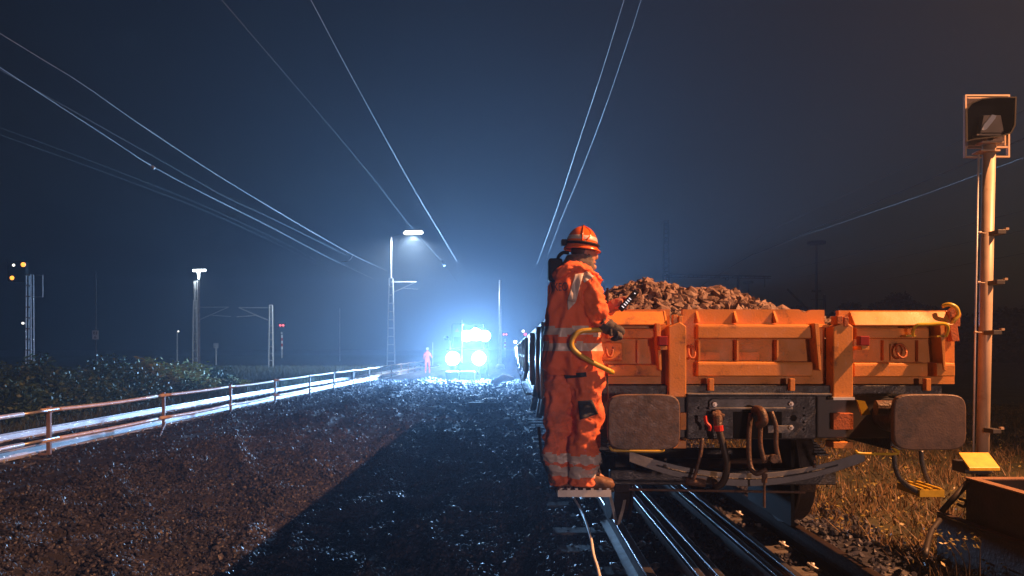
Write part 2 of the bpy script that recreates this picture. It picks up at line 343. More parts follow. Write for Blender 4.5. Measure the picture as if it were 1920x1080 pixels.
# sleepers
def sleeper(x, y, hl=1.3):
    root = thing('railway_sleeper', (x, y, -0.165), None, 'sleeper')
    m = MB()
    prof = [(-0.14,-0.2),(0.14,-0.2),(0.11,0.0),(-0.11,0.0)]
    m.xprism([(y+a, -0.167+b) for a,b in prof], x-hl, x+hl); m.build('beam', M['concrete'], root, 0.012)
    for sx in (-0.75, 0.75):
        for d in (-0.115, 0.115):
            mm = MB(); mm.tube(bez([(x+sx+d*0.9, y-0.05, -0.155),(x+sx+d*1.5, y-0.045, -0.125),(x+sx+d*1.5, y+0.045, -0.125),(x+sx+d*0.9, y+0.05, -0.155)],5), 0.009, 6)
            mm.tube([(x+sx+d*1.35,y,-0.165),(x+sx+d*1.35,y,-0.11)], 0.018, 8)
            mm.build('rail_clip', M['galv'], root, smooth=True)
    return root
s0 = sleeper(1.68, 4.4)
tag(s0, 'concrete sleeper under the wagon track, alike with its neighbours, ends showing left of the train', 'sleeper', 'sleepers under the wagon track')
for i in range(1, 62):
    c = copy_tree(s0); c.location.y = 4.4+0.6*i; c.location.z += 0.008*math.sin(i*2.1)
s1 = copy_tree(s0); s1.location = (-8.45, 8.4, -0.165)
tag(s1, 'concrete sleeper under the left track behind the fence, alike with its neighbours', 'sleeper', 'sleepers under the left track')
for i in range(1, 55):
    c = copy_tree(s1); yy = 8.4+0.6*i; c.location.y = yy; c.location.x = -8.1+(-0.35 if yy < 40 else 0)*max(0,1-((yy-24)/22)**2)
# exposed slabs in the cleared bed
for (px, py, w_, lab) in ((905, 765, 0.8, 'nearer pale slab half buried in the cleared track bed'), (905, 748, 0.75, 'farther pale slab half buried in the cleared track bed')):
    Y = 1.72*F/(py-655); c = G(px, py, Y); m = MB(); m.box(c.x-w_/2, c.x+w_/2, Y-0.1, Y+0.12, -0.5, ground_z(c.x, Y)+0.045)
    tag(m.build('concrete_slab', M['concrete'], None, 0.015), lab, 'slab', 'slabs left in the track bed')
# pale lump lit at 943,718
m = MB(); c = G(943, 722, 36); m.tube([(c.x-0.55,35.6,-0.15),(c.x,36,0.12),(c.x+0.5,36.3,0.05)], [0.12,0.2,0.1], 8); 
tag(m.build('fabric_bundle', M['white'], None, smooth=True), 'pale bundle lying on the gravel beside the wagon train', 'bundle')

# ------------------------------------------------------------------ low fence along the left track
FY = [8.0,11.66,15.5,19.2,22.8,26.7,30.3,34.0,37.8,41.3,44.8,48.7,52,55.6,59.2]
fr = thing('safety_fence', (-7.3, 8, -0.15), 'low two-pole safety fence running along the left track', 'fence')
fx = lambda y: -7.3
for i, y in enumerate(FY):
    m = MB(); m.box(fx(y)-0.03, fx(y)+0.03, y-0.025, y+0.025, -0.16, 0.60); m.box(fx(y)-0.042, fx(y)+0.042, y-0.04, y+0.04, 0.50, 0.555); m.box(fx(y)-0.042, fx(y)+0.042, y-0.04, y+0.04, 0.045, 0.10)
    m.box(fx(y)-0.16, fx(y)-0.02, y-0.03, y+0.03, -0.17, -0.13)
    m.build('post', M['fence_post'], fr, 0.004)
for i in range(len(FY)):
    y0 = FY[i]-0.25; y1 = (FY[i+1]+0.15) if i+1 < len(FY) else FY[i]+1.2
    if i == 0: y0 = 5.0
    for z, nm in ((0.545, 'top_pole'), (0.085, 'bottom_pole')):
        sag = -0.012-0.02*random.random(); yy = np.linspace(y0, y1, 9)
        dz = random.uniform(-0.012, 0.012); L = y1-y0
        pts = [(fx(y)+(0.036 if i%2 else 0.05), y, z+dz+sag*math.sin(math.pi*(y-y0)/L)) for y in yy]
        m = MB(); m.tube(pts[:-1], 0.034, 10); m.mi = 1; m.tube(pts[-2:], 0.022, 10)
        m.build(nm, [M['fence'], M['whiteband']], fr, smooth=True)
m = MB(); m.tube([(-7.27,15.5,-0.05),(-6.75,14.2,-0.14)], 0.018, 6); m.build('brace', M['fence_post'], fr)

# ------------------------------------------------------------------ wagon
YW = 5.1
def wagon():
    root = thing('ballast_wagon', (1.68, 5.1, 0), 'nearest orange ballast wagon, its end wall with two buffers facing the camera', 'freight wagon', 'train of orange ballast wagons')
    O, OD, CH = M['orange'], M['orange_dark'], M['chassis']
    W = lambda px, py, Y=YW: G(px, py, Y)
    x0, x1 = 0.30, 3.07
    # body sheets: end wall (three), side walls, floor
    m = MB(); m.pbox(1045, 1256, 580, 720, YW, 0.05); m.build('end_wall', O, root)
    m = MB()   # middle panel with ragged top right corner
    pts = [(1280,720),(1280,580),(1498,580),(1506,585),(1513,586),(1520,581),(1546,581),(1546,720)]
    m.prism([(W(a,b).x, W(a,b).z) for a,b in pts], YW, YW+0.05); m.build('end_wall', O, root)
    m = MB(); m.pbox(1573, 1790, 582, 720, YW, 0.05); m.build('end_wall', O, root)
    m = MB(); m.box(x0, x0+0.05, YW+0.055, 14.4, 0.98+0.28, 1.775); 
    m.build('side_wall', O, root, 0.006)
    for y in (6.0, 7.2, 9.9, 14.1):
        m = MB(); m.tube([(x0-0.02,y,1.02),(x0-0.02,y,1.12),(x0-0.02,y,1.40),(x0-0.02,y,1.72)], [0.025,0.05,0.055,0.045], 14); m.build('side_rib', M['rib'], root, smooth=True)
    for y, z, q in ((7.6,0.95,0.05),(8.9,0.8,0.04),(10.2,0.98,0.05),(11.3,0.7,0.05)):
        m = MB(); m.tube([(0.36,y,z+0.1),(0.33,y+0.1,z-0.12)], q, 10); m.build('side_latch', M['galv'], root, smooth=True)
    m = MB(); m.box(0.50, 0.54, 5.7, 13.8, 0.60, 1.16); m.build('light_block_skirt', M['chassis'], root, 0.01)  # added skirt, blocks headlight passing under the wagon
    m = MB(); m.box(2.76, 2.80, 7.4, 12.2, 0.45, 1.16); m.build('light_block_skirt', M['chassis'], root, 0.01)  # matching added skirt, keeps the underframe dark
    m = MB(); m.box(x1-0.05, x1, YW+0.055, 14.4, 1.26, 1.77); m.box(x1, x1+0.03, YW+0.06, 14.4, 1.70, 1.77)
    for y in (6.0, 7.2, 8.6, 9.9, 11.2, 12.6, 14.1): m.box(x1+0.002, x1+0.075, y-0.05, y+0.05, 1.1, 1.72)
    m.build('side_wall', O, root, 0.006)
    m = MB(); m.box(x0+0.002, x1-0.002, 14.402, 14.45, 1.26, 1.77); m.build('rear_wall', O, root)
    m = MB(); m.box(x0+0.05, x1-0.05, YW+0.06, 14.4, 1.26, 1.30); m.build('floor', OD, root)
    # posts
    for a, b in ((1254, 1287), (1563, 1600)):
        m = MB(); p = W(a, 612, 4.97); q = W(b, 745, 4.97); t = 0.02
        m.prism([(p.x,q.z),(q.x,q.z),(q.x,p.z),((p.x*0.35+q.x*0.65),p.z+0.03),(p.x,p.z)], 4.97, YW-0.003)
        m.build('corner_post', O, root, 0.006)
    m = MB(); m.pbox(1262, 1271, 590, 611, 5.0, 0.05); m.pbox(1273, 1280, 592, 610, 4.98, 0.08); m.build('hinge_block', O, root, 0.004)
    m = MB(); m.pbox(1570, 1581, 592, 608, 4.95, 0.1); m.pbox(1583, 1592, 594, 612, 4.96, 0.1); m.build('hinge_block', M['orange_dark'], root, 0.004)
    # horizontal channels; profile in (y,z)
    def channel(pa, pb, pyt, pyb, d, nm='cross_beam', slope=0.02):
        a = W(pa, pyb, YW-d); b = W(pb, pyt, YW-d)
        m = MB(); m.xprism([(YW-0.002,b.z+0.002),(YW-d+0.004,b.z-0.004),(YW-d,b.z-slope),(YW-d,a.z),(YW-d+0.02,a.z-0.004),(YW-0.002,a.z-0.002)], a.x, b.x)
        m.build(nm, O, root, 0.004)
    channel(1309, 1524, 608, 634, 0.07); channel(1309, 1524, 678, 705, 0.085)
    channel(1527, 1555, 608, 613, 0.06)
    channel(1140, 1232, 615, 634, 0.07); channel(1140, 1238, 683, 705, 0.085)
    channel(1606, 1742, 614, 634, 0.07); channel(1602, 1740, 680, 706, 0.085); channel(1757, 1791, 680, 705, 0.12)
    # tilted top covers on the side panels: sheets leaning outward at the foot
    for a, b, c, d in ((1140, 1243, 584, 609), (1592, 1771, 584, 610)):
        p = W(a, d, YW); q = W(b, c, YW)
        m = MB(); m.xprism([(YW-0.002,q.z),(YW-0.014,q.z-0.002),(YW-0.085,p.z+0.006),(YW-0.085,p.z),(YW-0.002,p.z)], p.x, q.x)
        m.build('sloped_sheet', O, root, 0.003)
        m = MB(); m.tube([(q.x+0.006,YW-0.01,q.z),(q.x+0.006,YW-0.085,p.z)], 0.008, 6); m.tube([(p.x,YW-0.088,p.z),(q.x,YW-0.088,p.z)], 0.007, 6); m.build('edge_bead', O, root)
    # vertical ribs and gussets
    for px in (1307, 1378, 1452):
        a = W(px, 677, YW); b = W(px, 636, YW); m = MB(); m.box(a.x-0.006, a.x+0.006, YW-0.066, YW-0.002, a.z+0.004, b.z-0.004); m.build('rib', O, root)
        a = W(px-1, 607, YW); b = W(px-1, 583, YW); m = MB(); m.xprism([(YW-0.002,b.z),(YW-0.062,a.z+0.02),(YW-0.068,a.z+0.004),(YW-0.002,a.z+0.004)], a.x-0.008, a.x+0.008); m.build('gusset', O, root, 0.002)
    for px, w_ in ((1522, 9), (1230, 7), (1750, 8)):
        a = W(px, 700, YW); b = W(px-w_, 607, YW)
        m = MB(); m.prism([(a.x-0.004,a.z+0.03),(a.x+0.012,a.z+0.02),(b.x+0.03,b.z),(b.x,b.z)], YW-0.13, YW-0.003); m.build('strut', O, root, 0.003)
    for a, b, c, d in ((1657, 1666, 637, 676), (1722, 1733, 637, 678), (1195, 1200, 637, 680)):
        m = MB(); m.pbox(a, b, c+1, d, YW-0.035, 0.033); m.build('rib', O, root)
    for a, b, c, d in ((1312,1350,660,676),(1382,1424,660,676),(1456,1480,659,676),(1670,1696,645,677)):
        m = MB(); m.pbox(a, b, c, d, YW-0.014, 0.012); m.build('doubler_plate', O, root, 0.002)
    m = MB(); m.pbox(1126, 1168, 642, 677, YW-0.06, 0.05); m.build('hinge_box', O, root, 0.012)
    for px, Y in ((1335, 4.97), (1487, 4.97), (1742, 4.97)):
        m = MB(); m.pbox(px-5, px+4, 710, 733, Y, 0.05); m.build('lug', O, root, 0.003)
    # rings / loops
    for px, py, rx, rz in ((1297, 660, 6, 12), (1532, 655, 6, 12), (1690, 658, 9, 13), (1143, 655, 6, 14)):
        c = W(px, py, YW-0.06); m = MB(); m.tube([c+Vector((math.cos(a)*rx*0.00368, 0.02*math.sin(a), math.sin(a)*rz*0.00368)) for a in np.linspace(0, 6.3, 20)], 0.008, 6); m.build('lashing_ring', OD, root, smooth=True)
    # red tail light boxes
    for a, b in ((1235, 1252), (1613, 1631)):
        m = MB(); m.pbox(a, b, 630, 648, YW-0.19, 0.06); m.build('marker_light', M['tail_red'], root, 0.006)
        m = MB(); m.pbox(a+3, b-1, 649, 656, YW-0.185, 0.18); m.build('light_bracket', O, root, 0.002)
    # handle on the right panel
    m = MB(); m.tube(bez([W(1711,630,4.98), W(1713,618,4.95), W(1721,609,4.93), W(1745,608,4.93), W(1771,607,4.93), W(1778,616,4.95), W(1774,630,4.98)], 5), 0.011, 8)
    m.pbox(1699, 1718, 628, 631, 4.97, 0.12); m.pbox(1757, 1776, 629, 632, 4.97, 0.12); m.build('grab_handle', M['yellow'], root, smooth=False)
    # top corner hook
    m = MB(); m.tube(bez([W(1767,574,5.06), W(1780,571,5.03), W(1793,577,5.02), W(1797,590,5.02), W(1790,600,5.02), W(1783,608,5.03)], 5), 0.014, 8); m.build('corner_hook', M['yellow'], root, smooth=True)
    m = MB(); p = [(1771,585),(1784,574),(1794,590),(1786,612),(1790,640),(1776,640),(1771,612)]; m.prism([(W(a,b).x, W(a,b).z) for a,b in p], 5.04, 5.095); m.pbox(1793, 1801, 584, 612, 5.05, 0.3); m.build('corner_bracket', OD, root, 0.004)
    # chassis under the body
    m = MB(); m.box(0.45, 2.92, 5.02, 14.4, 1.18, 1.255); m.build('sub_frame', CH, root, 0.004)
    m = MB(); m.pbox(1290, 1560, 738, 741, 4.93, 0.1); m.build('frame_lip', M['chassis_grey'], root, 0.002)
    m = MB(); a = G(1288, 824, 4.98); b = G(1531, 741, 4.98); m.box(a.x, b.x, 4.98, 5.10, a.z, b.z); m.build('headstock', CH, root, 0.01)
    m = MB(); a = G(1531, 822, 5.02); b = G(1668, 741, 5.02); m.box(a.x+0.003, b.x, 5.02, 5.10, a.z, b.z); m.build('headstock_side', M['dark_metal'], root, 0.01); m = MB(); a = G(1120, 822, 5.02); b = G(1286, 741, 5.02); m.box(a.x, b.x, 5.02, 5.10, a.z, b.z); m.build('headstock_side', M['dark_metal'], root, 0.01)
    m = MB()
    poly = [(1330,766),(1330,753),(1336,748),(1482,748),(1487,753),(1487,766)]
    m.prism([(G(a,b,4.955).x, G(a,b,4.955).z) for a,b in poly], 4.955, 4.978)
    m.pbox(1330, 1487, 764, 768, 4.93, 0.05)
    poly = [(1462,798),(1487,798),(1487,806),(1480,812),(1440,812),(1440,798)]
    m.prism([(G(a,b,4.955).x, G(a,b,4.955).z) for a,b in poly], 4.955, 4.978); m.build('hook_plate', M['chassis_grey'], root, 0.003)
    for px, py in ((1339,758),(1482,757),(1482,801)):
        c = G(px, py, 4.95); m = MB(); m.tube([c, c+Vector((0,-0.022,0))], 0.016, 6); m.tube([c+Vector((0,-0.02,0)), c+Vector((0,-0.04,0))], 0.008, 8); m.build('bolt', M['galv'], root)
    m = MB()
    for px, py in ((1507,765),(1507,779),(1507,792),(1507,805),(1309,765)): c = G(px, py, 4.979); m.tube([c, c+Vector((0,-0.003,0))], 0.008, 10)
    m.build('bolt_hole', M['hood'], root)
    c = G(1488, 784, 4.979); m = MB(); m.tube([c, c+Vector((0,-0.003,0))], 0.022, 14); m.build('round_hole', M['hood'], root)
    m = MB(); m.pbox(1375, 1466, 772, 822, 4.975, 0.004); m.build('opening', M['hood'], root)
    # orange blocks beside the buffers
    for r_ in ((1276,1287,774,806),(1262,1287,826,841),(1563,1600,775,806),(1563,1600,829,841)):
        m = MB(); m.pbox(*r_, 4.97, 0.13); m.build('support_block', OD if r_[2] == 775 else O, root, 0.003)
    # buffers
    for cx in (1208, 1745):
        c = G(cx, 791, 4.52); bm = MB(); n = 64; W_, H_, r_ = 0.222, 0.168, 0.07
        ring = []
        for k in range(n):
            a = 2*math.pi*k/n; ca, sa = math.cos(a), math.sin(a)
            q = 1/((abs(ca)**5.5+abs(sa)**5.5)**(1/5.5)); ring.append((ca*q*W_, sa*q*H_*(1.03 if sa < 0 else 1.0)))
        vs = []; fs = []
        for i, (sc, dy) in enumerate(((0.0,-0.012),(0.35,-0.0118),(0.7,-0.0112),(0.965,-0.010),(0.99,-0.007),(1.0,-0.001),(1.0,0.03),(0.9,0.036))):
            vs += [(c.x+x*sc, 4.52+dy+0.012, c.z+z*sc) for x, z in ring]
        for i in range(7):
            for k in range(n): fs.append((i*n+k, i*n+(k+1)%n, (i+1)*n+(k+1)%n, (i+1)*n+k))
        fs.append(tuple(7*n+k for k in range(n-1,-1,-1)))
        bm.add(vs, fs); bf = bm.build('buffer', M['buffer'], root)
        m = MB(); m.tube([(c.x,4.58,c.z),(c.x,4.80,c.z)], 0.085, 20); m.tube([(c.x,4.78,c.z),(c.x,5.02,c.z)], 0.115, 20); m.build('buffer_shaft', CH, bf)
    # cylinder behind right buffer, yellow stay
    m = MB(); c = G(1665, 765, 4.85); m.tube([c+Vector((-0.07,0.02,0.0)), c+Vector((0.07,0,0.0))], 0.05, 16); m.build('air_cylinder', M['rusty'], root, smooth=False)
    m = MB(); p = [(1607,750),(1622,752),(1633,777),(1617,779)]; m.prism([(G(a,b,4.9).x, G(a,b,4.9).z) for a,b in p], 4.9, 4.92); m.build('sign_holder', M['yellow'], root)
    m = MB(); m.pbox(1563,1603,745,750,4.93,0.15); m.build('step_lip', M['galv'], root)
    # uncoupling bars
    m = MB(); m.tube(bez([G(1143,836,4.62), G(1150,844,4.62), G(1180,845,4.62), G(1238,846,4.62), G(1243,840,4.62)],5), 0.010, 8); m.build('uncoupling_bar', M['yellow'], root, smooth=True)
    m = MB(); m.tube(bez([G(1604,845,4.68), G(1612,850,4.68), G(1650,851,4.68), G(1684,850,4.68), G(1673,838,4.66)],5), 0.009, 8); m.build('uncoupling_bar', M['yellow'], root, smooth=True)
    # left corner grab loop held by the worker
    m = MB(); m.tube(bez([G(1148,619,4.74), G(1110,619,4.72), G(1085,623,4.71), G(1072,640,4.71), G(1078,658,4.71), G(1110,679,4.72), G(1148,698,4.74)],6), 0.0165, 12)
    m.tube([G(1148,698,4.74), G(1149,698,5.09)], 0.014, 8); m.tube([G(1148,619,4.74), G(1149,619,5.09)], 0.014, 8); m.build('corner_grab_loop', M['yellow'], root, smooth=True)
    m = MB(); m.tube([G(1138,700,4.9), G(1140,735,4.9), G(1141,760,4.95)], 0.006, 6); m.build('stay_rod', CH, root)
    # steps
    def step(pa, pb, pyt, pyb, Y, dp, nm, mt):
        a = G(pa, pyb, Y); b = G(pb, pyt, Y); m = MB(); m.box(a.x, b.x, Y, Y+0.012, a.z, b.z)
        m.box(a.x, b.x, Y+dp-0.012, Y+dp, a.z, b.z); m.box(a.x, a.x+0.012, Y+0.013, Y+dp-0.013, a.z, b.z); m.box(b.x-0.012, b.x, Y+0.013, Y+dp-0.013, a.z, b.z)
        k = max(3, int((b.x-a.x)/0.045))
        for i in range(k):
            x = a.x+0.02+(b.x-a.x-0.04)*i/(k-1); m.box(x-0.009, x+0.009, Y+0.002, Y+dp-0.002, b.z+0.001, b.z+0.011)
        for j in range(5): y = Y+0.02+(dp-0.04)*j/4; m.box(a.x+0.013, b.x-0.013, y-0.004, y+0.004, b.z-0.012, b.z-0.001)
        m.build(nm, mt, root)
    step(1046, 1146, 919, 932, 4.80, 0.30, 'foot_step', M['galv'])
    step(1725, 1771, 919, 932, 5.0, 0.30, 'foot_step', M['yellow'])
    for path in ([(1676,850,5.0),(1680,880,5.0),(1692,903,5.0),(1724,924,5.05)], [(1727,845,5.2),(1730,872,5.2),(1737,895,5.2),(1748,916,5.2)]):
        m = MB(); m.tube(bez([G(*p) for p in path],6), 0.017, 8); m.build('step_bracket', CH, root, smooth=True)
    for path in ([(1120,830,5.05),(1122,880,5.05),(1140,926,5.05)], [(1010,800,5.1),(1016,860,5.1),(1046,926,5.1)]):
        m = MB(); m.tube([G(*p) for p in path], 0.012, 6); m.build('step_bracket', CH, root)
    # sagging curved truss beam
    m = MB(); top = [(1180,846),(1290,867),(1395,887),(1500,868),(1625,844)]
    tp = [Vector((x, 845+43*(1-abs((x-1400)/222)**1.9), 0)) for x in np.linspace(1180, 1622, 27)]; vs = []; fs = []
    for i, p in enumerate(tp):
        th = 20+4*math.sin(math.pi*i/(len(tp)-1)); 
        for (dy, Yd) in ((0,5.0),(th,5.0),(th,5.1),(0,5.1)): vs.append(G(p.x, p.y+dy, Yd))
        if i:
            for j in range(4): fs.append(((i-1)*4+j, (i-1)*4+(j+1)%4, i*4+(j+1)%4, i*4+j))
    fs += [(3,2,1,0), tuple(len(vs)-4+k for k in range(4))]
    m.add(vs, fs); m.build('curved_beam', M['beam'], root, 0.003)
    m = MB(); tube_pts = [G(p.x, p.y+10, 4.997) for p in tp[3:-3]]; m.tube(tube_pts, 0.006, 6); m.build('beam_bead', M['chassis'], root)
    for px, py in ((1247,861),(1247,873),(1527,866),(1527,875)):
        c = G(px, py, 4.995); m = MB(); m.tube([c, c+Vector((0,-0.015,0))], 0.009, 6); m.build('bolt', M['rusty'], root)
    m = MB(); m.tube([G(1180,918,5.2), G(1510,923,5.2)], 0.009, 8); m.build('brake_rod', M['rusty'], root)
    # drawhook and screw coupling
    m = MB(); m.tube(bez([G(1415,772,4.98), G(1418,768,4.86), G(1428,772,4.78), G(1432,790,4.76), G(1422,797,4.80)],5), [0.03]*5+[0.028]*15+[0.012], 10) if False else m.tube(bez([G(1415,772,4.98), G(1418,768,4.86), G(1428,772,4.78), G(1432,790,4.76), G(1422,797,4.80)],5), 0.028, 10)
    dh = m.build('draw_hook', M['rusty'], root, smooth=True)
    for a, b, c_ in ((1424,1426,1434),(1446,1455,1462)):
        m = MB(); m.tube(bez([G(a,772,4.82), G(b,800,4.80), G(b,835,4.79), G(c_,868,4.78)],5), [0.016]*4+[0.014]*8+[0.018]*4 if False else 0.016, 8); m.build('coupling_link', M['rusty'], dh, smooth=True)
    m = MB(); c = G(1451,860,4.76); m.tube([c+Vector((-0.055,0.04,0.0)), c+Vector((0.03,0.01,0))], 0.022, 10); m.tube([c+Vector((0,0.02,0)), c+Vector((0,-0.02,0))], 0.028, 16); m.build('screw_nut', M['rusty'], dh)
    m = MB(); m.tube(bez([G(1408,775,4.9), G(1404,820,4.88), G(1406,870,4.86), G(1418,888,4.82), G(1438,880,4.8)],5), 0.017, 8); m.build('lower_link', M['rusty'], dh, smooth=True)
    m = MB(); m.tube([G(1434,888,4.8), G(1433,905,4.8)], 0.018, 6); m.tube([G(1433,905,4.8), G(1433,952,4.8)], 0.008, 6); m.build('toggle', M['rusty'], dh)
    # brake hose with red cock
    m = MB(); m.tube([G(1344,772,4.97), G(1346,786,4.86), G(1347,802,4.84)], [0.03,0.032,0.024], 10); m.tube([G(1336,776,4.9), G(1358,782,4.88)], 0.02, 8); m.build('brake_cock', M['rusty'], root)
    m = MB(); m.tube(bez([G(1322,780,4.85), G(1324,792,4.84), G(1331,800,4.84), G(1330,808,4.84)],4), 0.012, 6); m.tube([G(1347,798,4.84), G(1348,808,4.84)], 0.03, 10); m.build('cock_lever', M['red'], root)
    m = MB(); m.tube(bez([G(1348,806,4.84), G(1356,835,4.82), G(1363,870,4.82), G(1358,900,4.84), G(1345,912,4.88), G(1338,900,4.95)],6), 0.0225, 12); m.build('air_hose', M['rubber'], root, smooth=True)
    m = MB(); m.tube(bez([G(1317,822,4.95), G(1314,850,4.93), G(1305,885,4.93), G(1300,900,4.93)],5), 0.012, 8); m.tube([G(1285,902,4.95), G(1322,906,4.95)], 0.028, 10); m.build('dummy_coupling', M['rusty'], root, smooth=True)
    # frame, axles
    for x in (0.62, 2.66):
        m = MB(); m.box(x-0.04, x+0.04, 5.12, 14.3, 0.80, 1.175); m.build('sole_bar', CH, root, 0.005)
    for y in (6.55, 12.9):
        ax = MB(); ax.tube([(0.72,y,0.46),(2.64,y,0.46)], 0.075, 14); axo = ax.build('axle', M['rusty'], root, smooth=True)
        for x, s_ in ((0.915,-1),(2.445,1)):
            m = MB(); m.tube([(x-0.068,y,0.465),(x+0.068,y,0.465)], 0.46, 40); m.tube([(x-s_*0.09,y,0.465),(x-s_*0.066,y,0.465)], 0.488, 40); m.build('wheel', M['wheel'], axo, 0.008)
            m = MB(); m.box(x+s_*0.10-0.09, x+s_*0.10+0.09, y-0.13, y+0.13, 0.34, 0.62); m.build('axle_box', CH, axo, 0.02)
            m = MB()
            for k in range(6): L_ = 0.5-k*0.06; m.box(x+s_*0.1-0.05, x+s_*0.1+0.05, y-L_, y+L_, 0.63+k*0.016, 0.644+k*0.016)
            m.build('leaf_spring', CH, axo)
        for dy in (-0.62, 0.62):
            m = MB(); m.box(1.68-0.9, 1.68+0.9, y+dy-0.05, y+dy+0.05, 0.42, 0.54); m.build('brake_beam', CH, root, 0.01)
    m = MB(); m.box(2.27, 2.30, 6.02, 7.12, 0.06, 0.96); m.build('wheel_light_block', M['hood'], root)  # added plate that keeps headlight off the right wheel's inner face
    for y in (7.6, 9.0, 10.4, 11.8):
        m = MB(); m.box(0.62, 2.74, y-0.06, y+0.06, 0.9, 1.17); m.build('cross_member', CH, root)
    m = MB(); m.tube([(1.2,8.0,0.85),(1.2,9.4,0.85)], 0.19, 20); m.build('air_tank', CH, root, smooth=False)
    return root
WG = wagon()
# stone heap
ridge_x = [0.36,0.60,0.84,1.11,1.3,1.5,1.7,1.9,2.14,2.45,2.9,3.0]; ridge_z = [1.72,1.86,1.97,2.10,2.03,1.99,2.01,1.94,1.84,1.74,1.62,1.5]
def heap(y0, y1, name, n):
    pos = []; sz = []
    for _ in range(n):
        x = random.uniform(0.40, 2.98); y = y0+(y1-y0)*random.random()**1.3
        h = np.interp(x, ridge_x, ridge_z); e = min(1, (y-y0)/1.05); e2 = min(1, (y1-y)/1.0)
        base = 1.66
        z = base+(h-base)*math.sin(e*math.pi/2)*math.sin(e2*math.pi/2)+0.05*nz(x*2, y*2)-random.random()*0.06
        if h < base: z = min(z, h)
        pos.append((x, y, z)); sz.append(random.choice((0.05,0.06,0.07,0.085))*random.uniform(0.8,1.2))
    return pos, sz
rock_sets = []
p_, s_ = heap(5.22, 14.3, 'h', 14000)
yy = [random.uniform(5.22, 5.6) for _ in range(900)]
mb = MB()
hroot = stones('ballast_heap', p_, s_, M['heap'])
tag(hroot, 'heap of brownish broken stone rising out of the nearest orange wagon', 'stone heap', kind='stuff')
# solid core under the stones
m = MB(); gx = np.linspace(0.36, 3.01, 20); gy = np.linspace(5.16, 14.39, 40); vs = []; fs = []
for y in gy:
    for x in gx:
        h = np.interp(x, ridge_x, ridge_z); e = max(0, min(1, (y-5.22)/1.05)); e2 = max(0, min(1, (14.3-y)/1.0)); z = 1.62+(h-1.66)*math.sin(e*math.pi/2)*math.sin(e2*math.pi/2)-0.05
        vs.append((x, y, min(z, h-0.05)))
for j in range(39):
    for i in range(19): fs.append((j*20+i, j*20+i+1, (j+1)*20+i+1, (j+1)*20+i))
m.add(vs, fs); core = m.build('core', M['heap']); core.parent = hroot
names = ['second', 'third', 'fourth', 'fifth', 'sixth', 'seventh', 'eighth']
for i, nm in enumerate(names):
    c = copy_tree(WG); c.location.y += 10.6*(i+1)
    c['label'] = f'{nm} orange ballast wagon from the camera, side ribs glinting beyond the worker' if i < 6 else 'last orange ballast wagon at the far end of the train'

# ------------------------------------------------------------------ person
def ringloft(rings, n=36, sub=4, closed=True):
    """rings: (centre, rx, ry, yaw[, tiltdir]) ; elliptical sections, normals follow the centre line"""
    C_ = bez([r[0] for r in rings], sub); k = len(rings)
    def itp(idx, j):
        t = j/sub; i = min(int(t), k-2); f = t-i; f = f*f*(3-2*f); return rings[i][idx]*(1-f)+rings[i+1][idx]*f
    out = []
    for j, c in enumerate(C_): out.append((c, itp(1, j), itp(2, j), itp(3, j)))
    return out
def loftmesh(secs, n=40, horizontal=False, fold=0.0, fscale=(9,9,3), seed=0, power=2.0):
    vs = []; fs = []; k = len(secs)
    up = None
    for i, (c, rx, ry, yaw) in enumerate(secs):
        if horizontal: u = Vector((math.cos(yaw), math.sin(yaw), 0)); v = Vector((-math.sin(yaw), math.cos(yaw), 0))
        else:
            t = (secs[min(i+1,k-1)][0]-secs[max(i-1,0)][0]).normalized()
            if up is None: a = Vector((0,1,0)); up = (a-t*a.dot(t)).normalized()
            up = (up-t*up.dot(t)).normalized(); v = up; u = v.cross(t)
        for j in range(n):
            a = 2*math.pi*j/n; ca, sa = math.cos(a), math.sin(a)
            q = 1/((abs(ca)**power+abs(sa)**power)**(1/power))
            p = c+u*ca*q*rx+v*sa*q*ry; d = (p-c).normalized()
            if fold:
                f1 = noise.noise(Vector((p.x*fscale[0]+seed, p.y*fscale[1], p.z*fscale[2])))
                f2 = noise.noise(Vector((p.x*fscale[0]*2.3, p.y*fscale[1]*2.3+seed, p.z*fscale[2]*2.6)))
                f1 = 1-2*abs(f1); f2 = 1-2*abs(f2)
                p = p+d*fold*(f1*0.9+f2*0.45-0.8)
            vs.append(p)
    for i in range(k-1):
        for j in range(n): fs.append((i*n+j, i*n+(j+1)%n, (i+1)*n+(j+1)%n, (i+1)*n+j))
    fs += [tuple(range(n-1,-1,-1)), tuple(range((k-1)*n, k*n))]
    return vs, fs
def PW(px, py, dy=0.0): return G(px, py, 4.9+dy)
